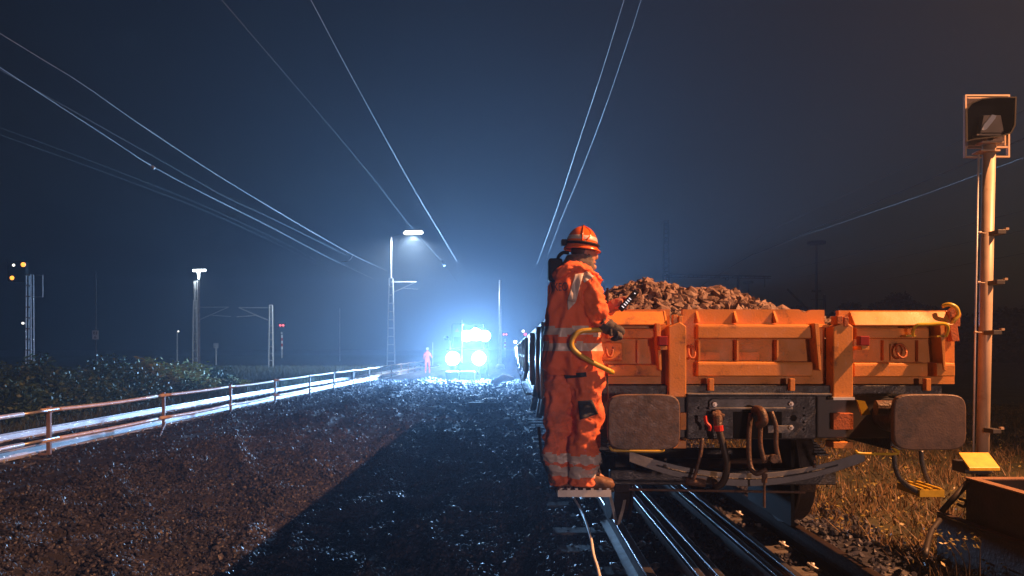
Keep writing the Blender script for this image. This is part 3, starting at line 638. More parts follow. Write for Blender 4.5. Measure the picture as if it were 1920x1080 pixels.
def worker():
    root = thing('person', G(1095, 919, 4.92), 'rail worker in orange hi-vis clothing and helmet standing on the wagon step', 'person')
    Z = lambda py: 1.5-(py-655)*4.9/F
    Fdir = R(38)      # facing: +X turned towards +Y
    # body (one continuous skin-modifier figure, inside the clothes)
    jt = {'pelvis':PW(1074,690),'spine':PW(1074,620),'chest':PW(1074,545),'neck':PW(1088,503,0.01),'head':PW(1094,470,0.02),'top':PW(1093,440,0.02),
          'lh':PW(1052,705,0.05),'lk':PW(1048,790,0.03),'la':PW(1045,878,0.02),'lt':PW(1068,905,-0.0),
          'rh':PW(1096,705,-0.05),'rk':PW(1101,790,-0.03),'ra':PW(1095,880,-0.04),'rt':PW(1135,903,-0.02),
          'rs':PW(1100,532,-0.10),'re':PW(1122,600,-0.10),'rw':PW(1150,608,-0.14),'ls':PW(1068,530,0.12),'le':PW(1115,590,0.20),'lw':PW(1150,574,0.10)}
    names_ = list(jt); ed = [('pelvis','spine'),('spine','chest'),('chest','neck'),('neck','head'),('head','top'),('pelvis','lh'),('lh','lk'),('lk','la'),('la','lt'),('pelvis','rh'),('rh','rk'),('rk','ra'),('ra','rt'),('chest','rs'),('rs','re'),('re','rw'),('chest','ls'),('ls','le'),('le','lw')]
    rad = {'pelvis':.11,'spine':.10,'chest':.12,'neck':.055,'head':.078,'top':.07,'lh':.075,'lk':.055,'la':.04,'lt':.03,'rh':.075,'rk':.055,'ra':.04,'rt':.03,'rs':.055,'re':.04,'rw':.027,'ls':.055,'le':.04,'lw':.027}
    me = bpy.data.meshes.new('body'); me.from_pydata([tuple(jt[n]-root.location) for n in names_], [(names_.index(a), names_.index(b)) for a,b in ed], [])
    bo = bpy.data.objects.new('body', me); COL.objects.link(bo); bo.parent = root; me.materials.append(M['skin'])
    sk = bo.modifiers.new('skin', 'SKIN'); sb = bo.modifiers.new('sub', 'SUBSURF'); sb.levels = 1; sb.render_levels = 1
    if not me.skin_vertices: me.skin_vertices.new() if hasattr(me.skin_vertices, 'new') else None
    for i, n in enumerate(names_):
        me.skin_vertices[0].data[i].radius = (rad[n], rad[n])
    me.skin_vertices[0].data[0].use_root = True
    # face (nose, cheek, ear) looking right and away
    m = MB(); hc = G(1096, 477, 4.915)
    m.ball(hc, 0.076, 0.088, 0.105, 20, 14); m.ball(hc+Vector((0.074,0.022,-0.012)), 0.02, 0.014, 0.024, 8, 6); m.ball(hc+Vector((0.058,0.03,-0.05)), 0.022, 0.03, 0.012, 8, 6)
    m.ball(hc+Vector((0.062,0.03,-0.082)), 0.022, 0.03, 0.02, 8, 6); m.ball(hc+Vector((0.0,-0.086,0.0)), 0.018, 0.012, 0.03, 8, 6)
    m.build('face', M['skin'], root, smooth=True)
    m = MB(); m.ball(hc+Vector((0.069,-0.02,0.02)), 0.012, 0.018, 0.010, 10, 8); m.ball(hc+Vector((0.064,0.052,0.02)), 0.012, 0.018, 0.010, 10, 8); m.build('eye', M['white'], root, smooth=True)
    m = MB(); m.ball(hc+Vector((-0.022,-0.012,0.012)), 0.070, 0.086, 0.085, 18, 12, zmin=-0.6); m.build('hair', M['hair'], root, smooth=True)
    # helmet: shell, ridge, band, brim, straps
    c = G(1089, 464, 4.90); vs = []; fs = []; n = 36; rows = 14; tilt = Matrix.Rotation(R(6), 3, 'Y')
    def hp(th, a, e=1.0):
        q = math.sin(th); z = math.cos(th); r_ = e
        return c+tilt@Vector((0.108*r_*q*math.cos(a)+0.004, 0.118*r_*q*math.sin(a), 0.142*r_*z))
    m = MB()
    for i in range(rows+1):
        for j in range(n): vs.append(hp(R(92)*i/rows, 2*math.pi*j/n))
    for i in range(rows):
        for j in range(n): fs.append((i*n+j, (i+1)*n+j, (i+1)*n+(j+1)%n, i*n+(j+1)%n))
    m.add(vs, fs); hs = m.build('helmet', M['helmet'], root, smooth=True)
    m = MB(); vs = []; fs = []
    for i, (e, z) in enumerate(((0.98,0.004),(1.05,-0.004),(1.22,-0.016),(1.22,-0.022),(1.0,-0.012))):
        for j in range(n):
            a = 2*math.pi*j/n; ee = e if i in (0,4) else (1.04+(e-1.04)*(0.35+0.65*max(0, math.cos(a-R(15)))**1.5))
            vs.append(c+tilt@Vector((0.108*ee*math.cos(a)+0.004, 0.118*ee*math.sin(a), z)))
    for i in range(4):
        for j in range(n): fs.append((i*n+j, (i+1)*n+j, (i+1)*n+(j+1)%n, i*n+(j+1)%n))
    m.add(vs, fs); m.build('brim', M['helmet'], hs, smooth=True)
    m = MB(); vs = []; fs = []
    for i, th in enumerate((R(61), R(63), R(71), R(73))):
        for j in range(n): vs.append(hp(th, 2*math.pi*j/n, 1.012 if i in (1,2) else 1.0))
    for i in range(3):
        for j in range(n): fs.append((i*n+j, (i+1)*n+j, (i+1)*n+(j+1)%n, i*n+(j+1)%n))
    m.add(vs, fs); m.build('reflective_band', M['reflect'], hs, smooth=True)
    m = MB()
    m.tube([hp(abs(t), R(-95) if t < 0 else R(85), 1.015) for t in np.linspace(R(-80), R(80), 25)], 0.0055, 6)
    m.tube([hp(R(72)*math.sqrt(max(0,1-((q-0.5)*2)**2))*0.0+R(20+55*q), R(-80+22*math.sin(q*math.pi)), 1.012) for q in np.linspace(0,1,12)], 0.005, 6)
    m.build('crown_ridge', M['helmet'], hs, smooth=True)
    m = MB(); m.tube([hp(R(83), a, 1.03) for a in np.linspace(0, 2*math.pi, 37)], 0.010, 8); m.build('strap', M['black'], hs, smooth=True)
    m = MB(); q = hp(R(84), R(190), 1.12); m.box(q.x-0.02, q.x+0.018, q.y-0.03, q.y+0.03, q.z-0.02, q.z+0.02); m.build('head_lamp', M['black'], hs, 0.006)
    m = MB(); m.ball(hp(R(62), R(-62), 1.012), 0.004, n=6, rings=4); m.ball(hp(R(80), R(-85), 1.05), 0.005, n=6, rings=4); m.build('rivet', M['galv'], hs)
    # scarf
    secs = ringloft([(PW(1084,510), .112,.105,0),(PW(1082,498), .112,.105,0),(PW(1085,488), .098,.098,0),(PW(1088,479), .086,.090,0)], sub=4)
    m = MB(); m.add(*loftmesh(secs, 32, True, 0.012, (22,22,30), 3)); m.build('scarf', M['scarf'], root, smooth=True)
    # jacket torso
    def jr(py, xl, xr, ry, dy=0.0):
        cx = (xl+xr)/2; c_ = PW(cx, py, dy); w2 = (xr-xl)/2*4.9/F
        return (c_, w2, ry, 0.0)
    J = [jr(702,1021,1128,.155),jr(688,1019,1130,.165),jr(665,1020,1127,.165),jr(640,1022,1124,.16),jr(612,1024,1120,.158),jr(585,1026,1118,.158),jr(560,1028,1117,.16),jr(538,1031,1117,.165),jr(520,1036,1115,.155),jr(508,1046,1112,.130),jr(502,1060,1104,.09)]
    secs = ringloft(J, sub=7); vs, fs = loftmesh(secs, 96, True, 0.034, (8,8,4.2), 2, 2.5)
    m = MB(); m.add(vs, fs); mi = []
    bands = [(614,629),(643,658)]
    for f in fs:
        zc = sum(vs[i].z for i in f)/len(f); xc = sum(vs[i].x for i in f)/len(f); py = 655-(zc-1.5)*F/4.9; px = 960+xc*F/4.9; ycc = sum(vs[i].y for i in f)/len(f)
        r_ = 1 if (len(f) == 4 and any(a <= py+1.5*math.sin(px*0.1) <= b for a, b in bands)) else 0
        # slanted stripe down the back, pointed at the end
        if False:
            cx = 1086-(py-512)*0.27; hw = 8 if py < 565 else 8*(579-py)/14
            if abs(px-cx) < hw: r_ = 1
        mi.append(r_)
    m.m = mi; jk = m.build('jacket', [M['jacket'], M['reflect']], root, smooth=True)
    bvh = BVHTree.FromPolygons([tuple(v) for v in vs], fs)
    # back lettering
    cu = bpy.data.curves.new('lettering', 'FONT'); cu.body = '))KEO'; cu.size = 0.085; cu.extrude = 0.0
    to = bpy.data.objects.new('lettering_tmp', cu); COL.objects.link(to); dg = bpy.context.evaluated_depsgraph_get(); tm = bpy.data.meshes.new_from_object(to.evaluated_get(dg)); bpy.data.objects.remove(to)
    bm = bmesh.new(); bm.from_mesh(tm); bmesh.ops.subdivide_edges(bm, edges=bm.edges, cuts=1)
    st = PW(1027.5, 548); wd = max(v.co.x for v in bm.verts)
    for v in bm.verts:
        x = st.x+v.co.x*(0.118/wd); z = st.z+v.co.z+v.co.y*0.85
        hit = bvh.ray_cast(Vector((x, 4.0, z)), Vector((0,1,0)))
        v.co = Vector((x, (hit[0].y if hit[0] else 4.78)-0.004, z))-root.location
    me2 = bpy.data.meshes.new('lettering'); bm.to_mesh(me2); bm.free(); me2.materials.clear(); me2.materials.append(M['navy'])
    lo = bpy.data.objects.new('lettering', me2); COL.objects.link(lo); lo.parent = jk
    # shoulder yoke tape
    def patch(poly, nm, mt, par, off=0.006, ymin=4.0):
        P_ = []; px_ = [p[0] for p in poly]; py_ = [p[1] for p in poly]
        cx, cy = sum(px_)/len(poly), sum(py_)/len(poly)
        m = MB(); N = 10; vs2 = []; a,b,c_,d = poly
        for i in range(N+1):
            for j in range(N+1):
                u, v = i/N, j/N
                x = (a[0]*(1-u)+b[0]*u)*(1-v)+(d[0]*(1-u)+c_[0]*u)*v; y = (a[1]*(1-u)+b[1]*u)*(1-v)+(d[1]*(1-u)+c_[1]*u)*v
                q = PW(x, y); e = Vector((0,0,1.5)); dr = (q-e).normalized(); hit = par[1].ray_cast(e, dr)
                vs2.append((hit[0]-dr*off) if hit[0] else q+dr*0.0)
        m.add(vs2, [(i*(N+1)+j, (i+1)*(N+1)+j, (i+1)*(N+1)+j+1, i*(N+1)+j+1) for i in range(N) for j in range(N)])
        o = m.build(nm, mt, par[0], smooth=True); sd = o.modifiers.new('thick','SOLIDIFY'); sd.thickness = 0.004; sd.offset = -1; return o
    patch([(1078,514),(1094,512),(1080,566),(1064,564)], 'back_tape', M['reflect'], (jk, bvh), 0.004)
    patch([(1064,564.5),(1080,566.5),(1066,581),(1065,580)], 'back_tape', M['reflect'], (jk, bvh), 0.004)
    # hood lying on the back
    m = MB(); secs = ringloft([(PW(1045,522,-0.10), .018,.03,0),(PW(1052,512,-0.13), .035,.05,0),(PW(1064,502,-0.13), .036,.06,0),(PW(1080,500,-0.125), .032,.055,0),(PW(1096,505,-0.10), .028,.045,0),(PW(1112,516,-0.05), .022,.035,0),(PW(1124,526,-0.0), .018,.025,0)], sub=5)
    m.add(*loftmesh(secs, 32, False, 0.02, (20,20,16), 5)); m.build('hood', M['jacket'], root, smooth=True)
    m = MB(); secs = ringloft([(PW(1040,520,-0.08), .03,.05,0),(PW(1054,512,-0.1), .045,.06,0),(PW(1072,506,-0.09), .045,.07,0)], sub=5); m.add(*loftmesh(secs, 20, False, 0.01, (14,14,10), 8)); m.build('hood', M['jacket'], root, smooth=True)
    # black radio pack at the nape
    m = MB(); a = PW(1027,530,0.0); b = PW(1053,487,0.0); m.box(a.x, b.x, 4.80, 4.93, a.z, b.z); m.build('radio_pack', M['black'], root, 0.018, seg=4)
    m = MB(); m.tube(bez([PW(1048,492,-0.02), PW(1047,482,-0.01), PW(1055,474,0.0), PW(1066,474,0.02)],5), 0.012, 8); m.build('pack_cable', M['black'], root, smooth=True)
    # right sleeve (near) : shoulder -> elbow -> wrist
    A = [(PW(1098,516,-0.07), .055,.06,0),(PW(1104,534,-0.105), .072,.070,0),(PW(1111,560,-0.125), .072,.066,0),(PW(1119,585,-0.135), .068,.062,0),(PW(1126,603,-0.14), .062,.058,0),(PW(1134,610,-0.15), .052,.052,0),(PW(1141,613,-0.165), .044,.046,0)]
    secs = ringloft(A, sub=7); vs, fs = loftmesh(secs, 48, False, 0.030, (11,11,15), 11); m = MB(); m.add(vs, fs); sl = m.build('sleeve', M['jacket'], root, smooth=True)
    bv2 = BVHTree.FromPolygons([tuple(v) for v in vs], fs)
    patch([(1082,514),(1099,507),(1113,519),(1096,530)], 'shoulder_tape', M['reflect'], (jk, BVHTree.FromPolygons([tuple(v) for v in vs]+[], fs)), 0.006)
    # dark lower sleeve/cuff, gripping glove with fingers on the loop
    secs = ringloft([(PW(1131,607,-0.155), .046,.05,0),(PW(1141,613,-0.17), .05,.048,0),(PW(1150,618,-0.18), .042,.042,0)], sub=5); m = MB(); m.add(*loftmesh(secs, 28, False, 0.010, (18,18,18), 4)); m.build('cuff', M['glove'], root, smooth=True)
    gl = MB(); p0 = PW(1151,617,-0.185); secs = ringloft([(PW(1146,616,-0.18), .032,.036,0),(PW(1154,619,-0.19), .040,.034,0),(PW(1162,623,-0.19), .038,.03,0),(PW(1166,628,-0.185), .025,.02,0)], sub=5)
    gl.add(*loftmesh(secs, 24, False, 0.004, (20,20,20), 1))
    for k in range(4):
        dx = -9+k*4.6
        gl.tube(bez([PW(1160+dx*0.5,619+k*1.2,-0.205+k*0.004), PW(1163+dx*0.4,628+k*1.5,-0.225), PW(1158+dx*0.5,637-k*0.8,-0.215), PW(1150+dx*0.4,636-k*1.4,-0.19)],5), [0.0115]*6+[0.011]*6+[0.0095]*4, 8)
    gl.tube(bez([PW(1149,613,-0.2), PW(1145,621,-0.215), PW(1146,630,-0.215)],5), 0.0115, 8)
    gl.build('glove', M['glove'], root, smooth=True)
    # left sleeve (far) and hand holding the remote
    A = [(PW(1085,525,0.12), .055,.06,0),(PW(1105,555,0.18), .06,.06,0),(PW(1122,582,0.18), .055,.055,0),(PW(1132,583,0.12), .048,.048,0),(PW(1145,577,0.06), .040,.042,0)]
    secs = ringloft(A, sub=6); m = MB(); m.add(*loftmesh(secs, 32, False, 0.014, (12,12,12), 21)); m.build('sleeve', M['jacket'], root, smooth=True)
    gl = MB(); secs = ringloft([(PW(1140,579,0.06), .034,.036,0),(PW(1150,573,0.04), .040,.036,0),(PW(1160,570,0.03), .042,.034,0),(PW(1168,569,0.02), .032,.026,0)], sub=5); gl.add(*loftmesh(secs, 24, False, 0.006, (20,20,20), 1))
    for k in range(4):
        gl.tube(bez([PW(1158+k*2.2,562+k*4.0,0.055), PW(1168+k*1.2,559+k*4.4,0.05), PW(1177-k*0.6,562+k*4.4,0.03), PW(1177-k*1.2,567+k*4.2,-0.005)],5), [0.011]*8+[0.0095]*8, 8)
    gl.tube(bez([PW(1155,578,-0.0), PW(1163,576,-0.025), PW(1171,571,-0.03)],5), 0.0115, 8)
    gl.build('glove', M['glove_pale'], root, smooth=True)
    # trousers: two legs joined by a seat
    def leg(pts, seed, name):
        secs = ringloft(pts, sub=7); vs, fs = loftmesh(secs, 64, False, 0.032, (9,9,11), seed, 2.3); m = MB(); m.add(vs, fs); mi = []
        for f in fs:
            zc = sum(vs[i].z for i in f)/len(f); xc = sum(vs[i].x for i in f)/len(f); py = 655-(zc-1.5)*F/4.9; px = 960+xc*F/4.9
            mi.append(1 if len(f) == 4 and (849+2*math.sin(px*.2) < py < 866+2*math.sin(px*.3) or 872+3*math.sin(px*.15) < py < 891) else 0)
        m.m = mi; return m.build(name, [M['trousers'], M['reflect']], root, smooth=True), BVHTree.FromPolygons([tuple(v) for v in vs], fs)
    LL = [(PW(1056,690,.04), .113,.13,0),(PW(1053,715,.04), .113,.13,0),(PW(1050,745,.03), .102,.11,0),(PW(1047,780,.02), .093,.095,0),(PW(1046,815,.02), .096,.09,0),(PW(1047,845,.02), .098,.088,0),(PW(1048,862,.02), .098,.085,0),(PW(1048,872,.02), .080,.08,0),(PW(1050,889,.02), .079,.08,0),(PW(1053,906,.02), .065,.078,0)]
    RL = [(PW(1092,690,-.03), .123,.13,0),(PW(1097,715,-.04), .123,.125,0),(PW(1102,745,-.045), .106,.105,0),(PW(1104,775,-.05), .098,.095,0),(PW(1098,812,-.05), .091,.09,0),(PW(1095,845,-.05), .096,.09,0),(PW(1096,864,-.05), .098,.088,0),(PW(1095,873,-.05), .087,.082,0),(PW(1094,890,-.05), .091,.085,0),(PW(1093,909,-.05), .083,.08,0)]
    l1, b1 = leg(LL, 1, 'trouser_leg'); l2, b2 = leg(RL, 6, 'trouser_leg')
    patch([(1050,701),(1098,698),(1100,706),(1053,711)], 'pocket_flap', M['navy'], (l2, b2), 0.012)
    patch([(1084,752),(1110,750),(1122,776),(1088,787)], 'knee_pocket', M['navy'], (l2, b2), 0.008)
    # boots
    for (hx, hy, tx, dy, nm) in ((1042, 908, 1085, 0.04, 'boot'), (1086, 909, 1143, -0.05, 'boot')):
        secs = ringloft([(PW(hx-9,905,dy), .02,.03,0),(PW(hx-5,902,dy), .050,.05,0),(PW(hx+8,899,dy), .062,.052,0),(PW(hx+(tx-hx)*.45,903,dy), .055,.05,0),(PW(tx-12,906,dy), .044,.055,0),(PW(tx,908,dy), .038,.052,0),(PW(tx+7,911,dy), .020,.032,0)], sub=5)
        m = MB(); m.add(*loftmesh(secs, 28, False, 0.004, (25,25,25), 2, 2.4)); b_ = m.build(nm, M['boot'], root, smooth=True)
        z = G(0, 917, 4.9).z; a = PW(hx-11,917,dy); e = PW(tx+7,917,dy); m = MB(); m.box(a.x, e.x, a.y-0.045, a.y+0.045, z-0.004, z+0.016); m.build('sole', M['black'], b_, 0.006)
        m = MB(); m.tube([PW(tx-22,903,dy-0.03), PW(tx-14,906,dy-0.05)], 0.003, 5); m.tube([PW(tx-26,901,dy-0.03), PW(tx-19,904,dy-0.05)], 0.003, 5); m.build('lace', M['scarf'], b_)
    return root
worker()
# remote control held in the hand
rc = thing('remote_control', G(1175, 565, 4.86), 'black hand-held remote control with lit keys in the hand of the nearest worker', 'remote control')
def slab(px0, py0, px1, py1, w_, Y, th, name, mt, bev=0.004):
    a = G(px0, py0, Y); b = G(px1, py1, Y); d = (b-a).normalized(); nrm = Vector((0,-1,0)); s = d.cross(nrm).normalized()
    vs = [a-s*w_, a+s*w_, b+s*w_, b-s*w_]; vs = [v-nrm*0 for v in vs]+[v+Vector((0,th,0)) for v in vs]
    m = MB(); m.add(vs, [(3,2,1,0),(4,5,6,7),(0,1,5,4),(1,2,6,5),(2,3,7,6),(3,0,4,7)]); return m.build(name, mt, rc, bev)
slab(1163, 581, 1195, 545, 0.019, 4.86, 0.03, 'housing', M['black'])
for t in (0.16, 0.28, 0.38, 0.48, 0.58, 0.86):
    x = 1163+(1195-1163)*t; y = 581-36*t; slab(x-0.5, y+0.6, x+0.5, y-0.6, 0.009 if t < 0.7 else 0.005, 4.856, 0.004, 'key', E['led'], 0)
m = MB(); m.tube([G(1139,560,4.95), G(1139,540,4.95)], 0.009, 8); m.build('antenna', M['black'], rc)

# ------------------------------------------------------------------ signal post at the right
sp = thing('signal_post', (3.83, 6.0, -0.2), 'tall tubular signal post on the right with black hooded lamp head on top', 'signal')
m = MB(); m.tube([(3.80,6.0,-0.2),(3.872,6.0,3.17)], 0.047, 20); m.build('pole', M['post'], sp, smooth=True)
m = MB(); m.tube([(3.745,6.03,-0.2),(3.805,6.03,3.1)], 0.008, 8); m.build('conduit', M['galv'], sp, smooth=True)
Y6 = 5.95
m = MB()
def frame(m, a, b, c, d, Y, t=3):
    m.pbox(a, b, c, c+t, Y, 0.03); m.pbox(a, b, d-t, d, Y, 0.03); m.pbox(a, a+t, c+t+0.1, d-t-0.1, Y, 0.03); m.pbox(b-t, b, c+t+0.1, d-t-0.1, Y, 0.03)
frame(m, 1810, 1894, 177, 295, 6.08); m.pbox(1813.5, 1890, 274, 277, 6.07, 0.03); m.build('back_frame', M['post'], sp)
m = MB(); m.pbox(1814, 1890, 181, 273, 6.12, 0.015); m.build('back_board', M['post'], sp)
# black hood: open box towards the camera with rounded top
m = MB()
prof = [(1811,205),(1820,193),(1840,184),(1870,181),(1907,181),(1905,235),(1897,250),(1878,256),(1826,262),(1811,266)]
pi = [(a+(1858-a)*0.06, b+(220-b)*0.06) for a, b in prof]
n = len(prof); vs = [G(a,b,5.82) for a,b in prof]+[G(a,b,5.82) for a,b in pi]+[G(a+(1858-a)*0.05,b,6.06) for a,b in prof]+[G(a+(1858-a)*0.05,b,6.04) for a,b in pi]
fs = []
for i in range(n):
    j = (i+1)%n; fs += [(i,j,n+j,n+i),(i,2*n+i,2*n+j,j),(n+i,n+j,3*n+j,3*n+i)]
fs += [tuple(range(3*n,4*n)), tuple(range(3*n-1,2*n-1,-1))]
m.add(vs, fs); hd = m.build('hood', M['hood'], sp)
m = MB(); P_ = [(1842,217),(1874,217),(1880,250),(1836,250)]; m.prism([(G(a,b,5.95).x, G(a,b,5.95).z) for a,b in P_], 5.93, 5.99); m.pbox(1832, 1882, 250, 254, 5.93, 0.06); m.build('lamp_housing', M['post'], sp, 0.004)
m = MB(); P_ = [(1841,243),(1844,234),(1860,215),(1868,217),(1866,222),(1850,242),(1845,245)]; m.prism([(G(a,b,5.92).x, G(a,b,5.92).z) for a,b in P_], 5.915, 5.928); m.build('reflector_strip', M['white'], sp)
m = MB(); m.pbox(1843, 1882, 264, 267, 5.9, 0.1); m.pbox(1840, 1876, 280, 283, 5.93, 0.12); m.tube([G(1857,256,5.98), G(1857,268,5.98)], 0.02, 10); m.build('clamp', M['post'], sp)
for px, py in ((1866,437),(1864,530),(1858,623),(1857,806)):
    m = MB(); c = G(px, py, 5.93); m.box(c.x-0.035, c.x+0.03, 5.84, 5.97, c.z-0.02, c.z+0.015); m.build('bracket', M['dark_metal'], sp, 0.003)
    m = MB(); m.box(c.x+0.028, c.x+0.052, 5.84, 5.87, c.z+0.012, c.z+0.03); m.build('bolt', M['post'], sp)
    if py < 700 : m = MB(); m.tube([(c.x-0.15,5.9,c.z+0.0),(c.x-0.13,5.9,c.z+0.0)], 0.010, 8); m.tube([(c.x-0.14,5.905,c.z-0.0),(c.x-0.06,5.95,c.z-0.0)], 0.004, 5); m.build('bolt', M['post'], sp)
# yellow box at its foot
yb = thing('lidded_box', G(1842, 893, 5.75), 'small yellow lidded box on a bracket at the foot of the signal post', 'box')
m = MB(); a = G(1814, 890, 5.72); b = G(1867, 866, 5.72); m.box(a.x, b.x, 5.75, 5.93, a.z+0.0, b.z-0.01); m.build('case', M['dark_metal'], yb, 0.012)
m = MB(); m.add([(a.x-0.01,5.68,a.z+0.035),(b.x+0.01,5.68,a.z+0.035),(b.x+0.01,5.80,b.z+0.035),(a.x-0.01,5.80,b.z+0.035),(a.x-0.01,5.68,a.z+0.06),(b.x+0.01,5.68,a.z+0.06),(b.x+0.01,5.82,b.z+0.06),(a.x-0.01,5.82,b.z+0.06)], [(0,3,2,1),(4,5,6,7),(0,1,5,4),(1,2,6,5),(2,3,7,6),(3,0,4,7)])
m.build('lid', M['yellow'], yb, 0.014, seg=3)
m = MB(); m.tube([(3.68,5.83,a.z+0.02),(3.68,5.83,-0.25)], 0.02, 8); m.build('leg', M['dark_metal'], yb)
# rusty trough in the right foreground
tr = thing('cable_trough', (4.0, 4.6, -0.25), 'dark rusty steel trough with open top in the lower right corner', 'trough')
m = MB(); X0, X1, Y0, Y1, ZT = 3.45, 4.9, 3.0, 5.62, 0.515
m.box(X0, X0+0.012, Y0, Y1, -0.25, ZT); m.box(X0+0.013, X1, Y1-0.012, Y1, -0.25, ZT); m.box(X1+0.001, X1+0.012, Y0, Y1, -0.25, ZT); m.build('wall', M['trough'], tr)
m = MB(); m.box(X0-0.005, X0+0.07, Y0, Y1-0.07, ZT+0.002, ZT+0.014); m.box(X0-0.005, X1, Y1-0.068, Y1+0.01, ZT+0.002, ZT+0.014); m.build('rim', M['trough_rim_lit'], tr, 0.002)
m = MB(); m.box(X0+0.02, X1-0.01, Y0, Y1-0.03, 0.28, 0.30); m.build('floor', M['trough'], tr)
m = MB(); m.box(X0-0.06, X0-0.002, Y0, 5.9, 0.19, 0.205); m.box(X0-0.06, X0-0.052, Y0, 5.9, -0.25, 0.188); m.build('ledge', M['trough'], tr, 0.002)
m = MB(); m.tube(bez([G(1762,975,5.5), G(1745,1000,5.3), G(1735,1040,5.0)],4), 0.02, 8); m.tube([G(1815,905,5.6), G(1765,960,5.6)], 0.022, 6); m.build('cable', M['rubber'], tr, smooth=True)
m = MB(); m.tube(bez([G(1795,945,5.6), G(1808,950,5.6), G(1812,940,5.6), G(1800,936,5.6)],4), 0.012, 6); m.build('lifting_eye', M['trough'], tr, smooth=True)

# cable on the ground and bent strip by the rail
m = MB(); m.tube(bez([G(1075,932,6.05)-Vector((0,0,0.0)), G(1088,955,5.75), G(1098,978,5.35), G(1108,1010,4.95), G(1113,1040,4.72), G(1122,1070,4.5), G(1130,1110,4.2)],6), 0.010, 8)
tag(m.build('loose_cable', M['white'], None, smooth=True), 'thin pale cable trailing over the sleepers below the worker', 'cable')
m = MB(); P_ = bez([(G(1143,925,5.3)), (G(1150,955,5.25)), G(1158,985,5.2), G(1166,965,5.15), G(1172,940,5.3)],6)
vs = []; fs = []
for i, p in enumerate(P_): vs += [p+Vector((-0.012,0,0.0)), p+Vector((0.012,0.02,0.0)), p+Vector((0.012,0.02,0.008)), p+Vector((-0.012,0,0.008))]
for i in range(len(P_)-1):
    for j in range(4): fs.append((i*4+j, i*4+(j+1)%4, (i+1)*4+(j+1)%4, (i+1)*4+j))
m.add(vs, fs); tag(m.build('bent_strap', M['galv'], None), 'bent shiny metal strap hanging by the rail beside the step', 'strap')

# ------------------------------------------------------------------ track machine with headlights
mc = thing('track_machine', (-2.55, 41, -0.2), 'track machine with dazzling white headlights standing on the cleared bed', 'track machine')
m = MB(); m.box(-3.75,-1.35,42.0,48,0.7,1.5); m.build('chassis', M['machine'], mc, 0.05)
m = MB(); m.box(-3.45,-1.6,42.0,43.9,1.502,2.95); m.build('cab', M['machine'], mc, 0.08)
m = MB(); m.box(-3.3,-1.75,41.985,41.997,1.62,2.2); m.build('windscreen', M['glass'], mc)
m = MB(); m.box(-3.6,-1.45,44.0,47.9,1.502,2.3); m.build('engine_cover', M['machine'], mc, 0.1)
for a, b in ((835,860),(862,890)):
    m = MB(); p = G(a, 713, 40.6); q = G(b, 698, 40.6); m.box(p.x, q.x, 40.6, 41.4, p.z, q.z+0.05); m.build('bumper_plate', M['dark_metal'], mc, 0.03)
m = MB(); m.tube([(-3.2,41.3,0.2),(-3.2,42.2,0.8)], 0.06, 8); m.build('plough_arm', M['dark_metal'], mc); m = MB(); m.tube([(-1.9,41.3,0.2),(-1.9,42.2,0.8)], 0.06, 8); m.build('plough_arm', M['dark_metal'], mc)
for y in (43.2, 46.6):
    for x in (-3.45, -1.65):
        m = MB(); m.tube([(x-0.15,y,0.28),(x+0.15,y,0.28)], 0.5, 24); m.build('wheel', M['rubber'], mc, 0.04)
m = MB(); m.tube([G(866,680,41.5), G(866,600,41.5)], 0.035, 8); m.ball(G(867,608,41.5), 0.08, n=8, rings=6); m.build('antenna_mast', M['galv'], mc)
m = MB(); c = G(857,622,42); m.prism([(c.x-0.12,c.z),(c.x+0.12,c.z),(c.x,c.z+0.2)], 42, 42.03); m.build('warning_triangle', M['red'], mc)
m = MB(); c = G(844,640,42); m.ball(c, 0.07, n=10, rings=6); m.tube([c, c-Vector((0,0,0.5))], 0.05, 8); m.build('beacon', M['galv'], mc)
HL = [(849,672,41.4,0.37),(898,672,41.4,0.37),(875,630,41.7,0.30),(892,627,41.7,0.34),(909,630,41.7,0.30)]  # lens discs enlarged to stand for the bloom of overexposed headlights
for px, py, Y, r_ in HL:
    c = G(px, py, Y); m = MB(); m.tube([c+Vector((0,0.02,0)), c+Vector((0,0.28,0))], r_*1.08, 20, r1=r_*0.6); h = m.build('headlight', M['dark_metal'], mc)
    m = MB(); m.tube([c, c+Vector((0,0.018,0))], r_, 24); m.build('lens', E['head'], h)
def head(px, py, Y, W_):
    c = G(px, py, Y-0.15); lamp('headlight_beam', 'SPOT', c, W_, COLD, 0.14, target=(c.x+0.5, 0, 1.0), spot=165, blend=0.35, parent=mc)
head(849,672,41.4,HEAD_W); head(898,672,41.4,HEAD_W); head(890,628,41.7,TOP_W)

m = MB(); m.tube([(-3.75,43.0,2.2),(-3.9,43.25,2.15)], 0.07, 12, r1=0.11); m.build('side_lamp', M['dark_metal'], mc)
lamp('side_beam', 'SPOT', (-3.92,43.3,2.15), 5000, (0.8,0.9,1.0), 0.08, target=(-6.4,55,0.6), spot=75, blend=0.6, parent=mc)
